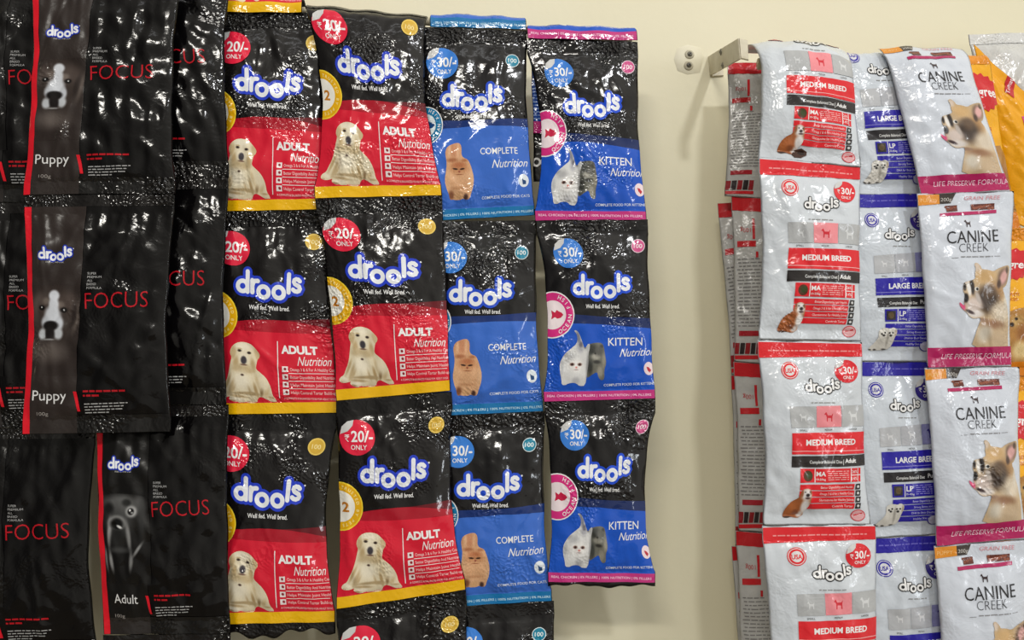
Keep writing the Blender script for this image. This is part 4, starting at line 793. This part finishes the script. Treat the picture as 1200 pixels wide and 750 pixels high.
sachet('dog_food_sachet', 'lower black puppy sachet with a white-blazed puppy face', g, FP, [(28, 229), (205, 227), (200, 506), (26, 509)], 0.150, wr=1.4, seed=19)

g = 'red and black adult dog food sachets'
dq = [[(250, 16), (388, 14), (384, 246), (246, 248)], [(246, 248), (386, 246), (397, 484), (250, 486)], [(244, 486), (394, 484), (393, 729), (246, 732)]]
sachet('dog_food_sachet', 'red sachet folded over the rail, its yellow band above the first red strip', g, ADULT, [(250, -216), (352, -218), (354, 15), (250, 15)], 0.111, T=0.004, wr=0.5, seed=20, curl=(0.97, 0.0165))
for i, q in enumerate(dq):
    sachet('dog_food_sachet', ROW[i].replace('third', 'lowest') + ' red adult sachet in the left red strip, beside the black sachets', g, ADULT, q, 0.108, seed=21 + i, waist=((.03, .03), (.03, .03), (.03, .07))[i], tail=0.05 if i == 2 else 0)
eq = [[(355, -15), (498, -1), (518, 229), (369, 233)], [(369, 233), (518, 229), (528, 458), (394, 470)], [(394, 470), (529, 459), (546, 691), (394, 714)], [(394, 714), (546, 691), (562, 920), (398, 945)]]
for i, q in enumerate(eq):
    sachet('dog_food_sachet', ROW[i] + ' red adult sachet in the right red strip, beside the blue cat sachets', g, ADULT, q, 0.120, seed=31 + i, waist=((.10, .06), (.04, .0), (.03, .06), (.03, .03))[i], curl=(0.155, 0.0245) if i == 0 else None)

g = 'blue and black cat food sachets'
fq = [[(488, 32), (617, 36), (627, 252), (498, 260)], [(498, 260), (628, 258), (637, 482), (506, 488)], [(506, 488), (638, 482), (647, 704), (515, 712)], [(515, 712), (649, 704), (657, 920), (524, 930)]]
sachet('cat_food_sachet', 'blue cat sachet folded over the rail, its teal band above the cat strip', g, CATF, [(496, -184), (609, -180), (617, 35), (504, 31.5)], 0.110, T=0.004, wr=0.5, seed=40, curl=(0.975, 0.012))
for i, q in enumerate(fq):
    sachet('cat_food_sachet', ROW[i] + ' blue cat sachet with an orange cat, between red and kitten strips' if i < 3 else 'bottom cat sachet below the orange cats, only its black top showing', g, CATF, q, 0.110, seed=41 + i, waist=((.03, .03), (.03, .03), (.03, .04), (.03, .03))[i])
g = 'blue kitten food sachets'
gq = [[(617, 46), (747, 49), (758, 258), (627, 259)], [(628, 258), (759, 257), (768, 467), (637, 471)], [(638, 471), (768, 467), (768, 683), (642, 682)]]
sachet('kitten_food_sachet', 'kitten sachet folded over the rail, its back showing behind the kitten strip', g, KIT, [(607, -165), (736, -161), (747, 48), (618, 45)], 0.119, T=0.004, wr=0.5, seed=50, curl=(0.975, 0.013), back=art_kback(KIT))
for i, q in enumerate(gq):
    sachet('kitten_food_sachet', ROW[i].replace('third', 'lowest').replace('second', 'middle') + ' blue kitten sachet with two kittens and a pink band', g, KIT, q, 0.118, seed=51 + i, waist=((.09, .03), (.07, .02), (.05, .10))[i], tail=0.02 if i == 2 else 0)

g = 'white medium breed dog food sachets'
mq = [[(886, -6), (998, 6), (1009, 196), (889, 186)], [(889, 184), (1009, 194), (1009, 400), (889, 398)], [(888, 398), (1009, 401), (1020, 615), (894, 616)], [(893, 616), (1025, 614), (1034, 835), (900, 835)]]
for i, q in enumerate(mq):
    sachet('dog_food_sachet', ROW[i] + ' white and red medium breed sachet with a sitting bulldog' if i < 3 else 'bottom white and red medium breed sachet, cut off below its red banner', g, MED1 if i == 0 else MED, q, (0.149, 0.149, 0.153, 0.153) if i == 0 else 0.153, T=0.012, seed=61 + i, waist=(.035, .02), curl=(0.48, 0.050) if i == 0 else None, wr=1.1)
g = 'white large breed dog food sachets'
lq = [[(970, 38), (1076, 37), (1110, 228), (992, 229)], [(992, 228), (1110, 226), (1116, 424), (996, 424)], [(996, 424), (1116, 424), (1126, 625), (1004, 632)], [(1005, 632), (1128, 625), (1140, 845), (1012, 850)]]
for i, q in enumerate(lq):
    sachet('dog_food_sachet', ROW[i] + ' white and blue large breed sachet with two white puppies' if i < 3 else 'bottom white and blue large breed sachet, cut off below its blue banner', g, LAR, q, (0.126, 0.126, 0.131, 0.131) if i == 0 else 0.131, T=0.011, seed=71 + i, curl=(0.195, 0.0165) if i == 0 else None, waist=(.03, .03), wr=1.1)
g = 'white pink-banded dog food sachets'
nq_ = [[(1033, 49), (1132, 48), (1184, 225), (1079, 228)], [(1074, 227), (1188, 224), (1186, 430), (1086, 431)], [(1083, 431), (1193, 430), (1202, 632), (1097, 640)], [(1095, 640), (1204, 632), (1214, 850), (1106, 858)]]
for i, q in enumerate(nq_):
    sachet('dog_food_sachet', ROW[i] + ' white sachet with a pink band and a fawn bulldog looking left' if i < 3 else 'bottom white sachet with a fawn bulldog, cut off above its pink band', g, CRE, q, (0.142, 0.142, 0.156, 0.156) if i == 0 else 0.156, T=0.011, seed=81 + i, curl=(0.147, 0.030) if i == 0 else None, waist=(.02, .03), wr=1.0)
g = 'yellow dog food sachets'
yq = [[(1062, 58), (1157, 58), (1197, 269), (1098, 272)], [(1096, 271), (1206, 267), (1212, 440), (1102, 444)], [(1100, 444), (1214, 440), (1220, 650), (1108, 654)], [(1108, 654), (1222, 650), (1230, 870), (1114, 872)]]
for i, q in enumerate(yq):
    sachet('dog_food_sachet', ROW[i] + ' yellow sachet behind the right side of the pink-banded strip', g, YEL, q, (0.119, 0.119, 0.116, 0.116) if i == 0 else 0.116, T=0.010, seed=91 + i, curl=(0.08, 0.0125) if i == 0 else None, waist=(.03, .03), wr=1.3)
sachet('dog_food_sachet', 'yellow sachet with a slanted red flash, cut off at the right edge', g, FLASH, YQ, (0.104, 0.104, 0.100, 0.100), seed=97, wr=1.3)
sachet('plastic_bag', 'crumpled clear white bag above the yellow sachets on the right rail', None, BAG, [(1134, 41), (1270, 36), (1300, 190), (1150, 180)], 0.068, T=0.024, seed=98, wr=1.8, cat='bag')
g = 'backs of white sachets hanging behind the rail'
pq = [[(853, 74), (930, 72), (932, 236), (849, 230)], [(857, 230), (935, 236), (940, 430), (860, 424)], [(859, 424), (940, 430), (942, 628), (865, 622)], [(862, 622), (942, 628), (945, 830), (868, 826)]]
for i, q in enumerate(pq):
    sachet('dog_food_sachet', ROW[i] + ' grey sachet back with small print, just left of the medium breed strip', g, BACK, q, 0.066, T=0.007, seed=101 + i, waist=(.03, .03))
qq = [[(841, 238), (912, 236), (920, 436), (857, 440)], [(856, 440), (920, 436), (925, 640), (862, 640)], [(857, 640), (925, 640), (930, 838), (868, 838)]]
for i, q in enumerate(qq):
    sachet('dog_food_sachet', ('upper', 'middle', 'lower')[i] + ' sachet back nearest the bare wall, showing a narrow red-banded edge', g, BACK, q, 0.040, T=0.006, seed=111 + i, waist=(.02, .03))
print('sachets', len(TRACK), 'objects', len(bpy.data.objects))
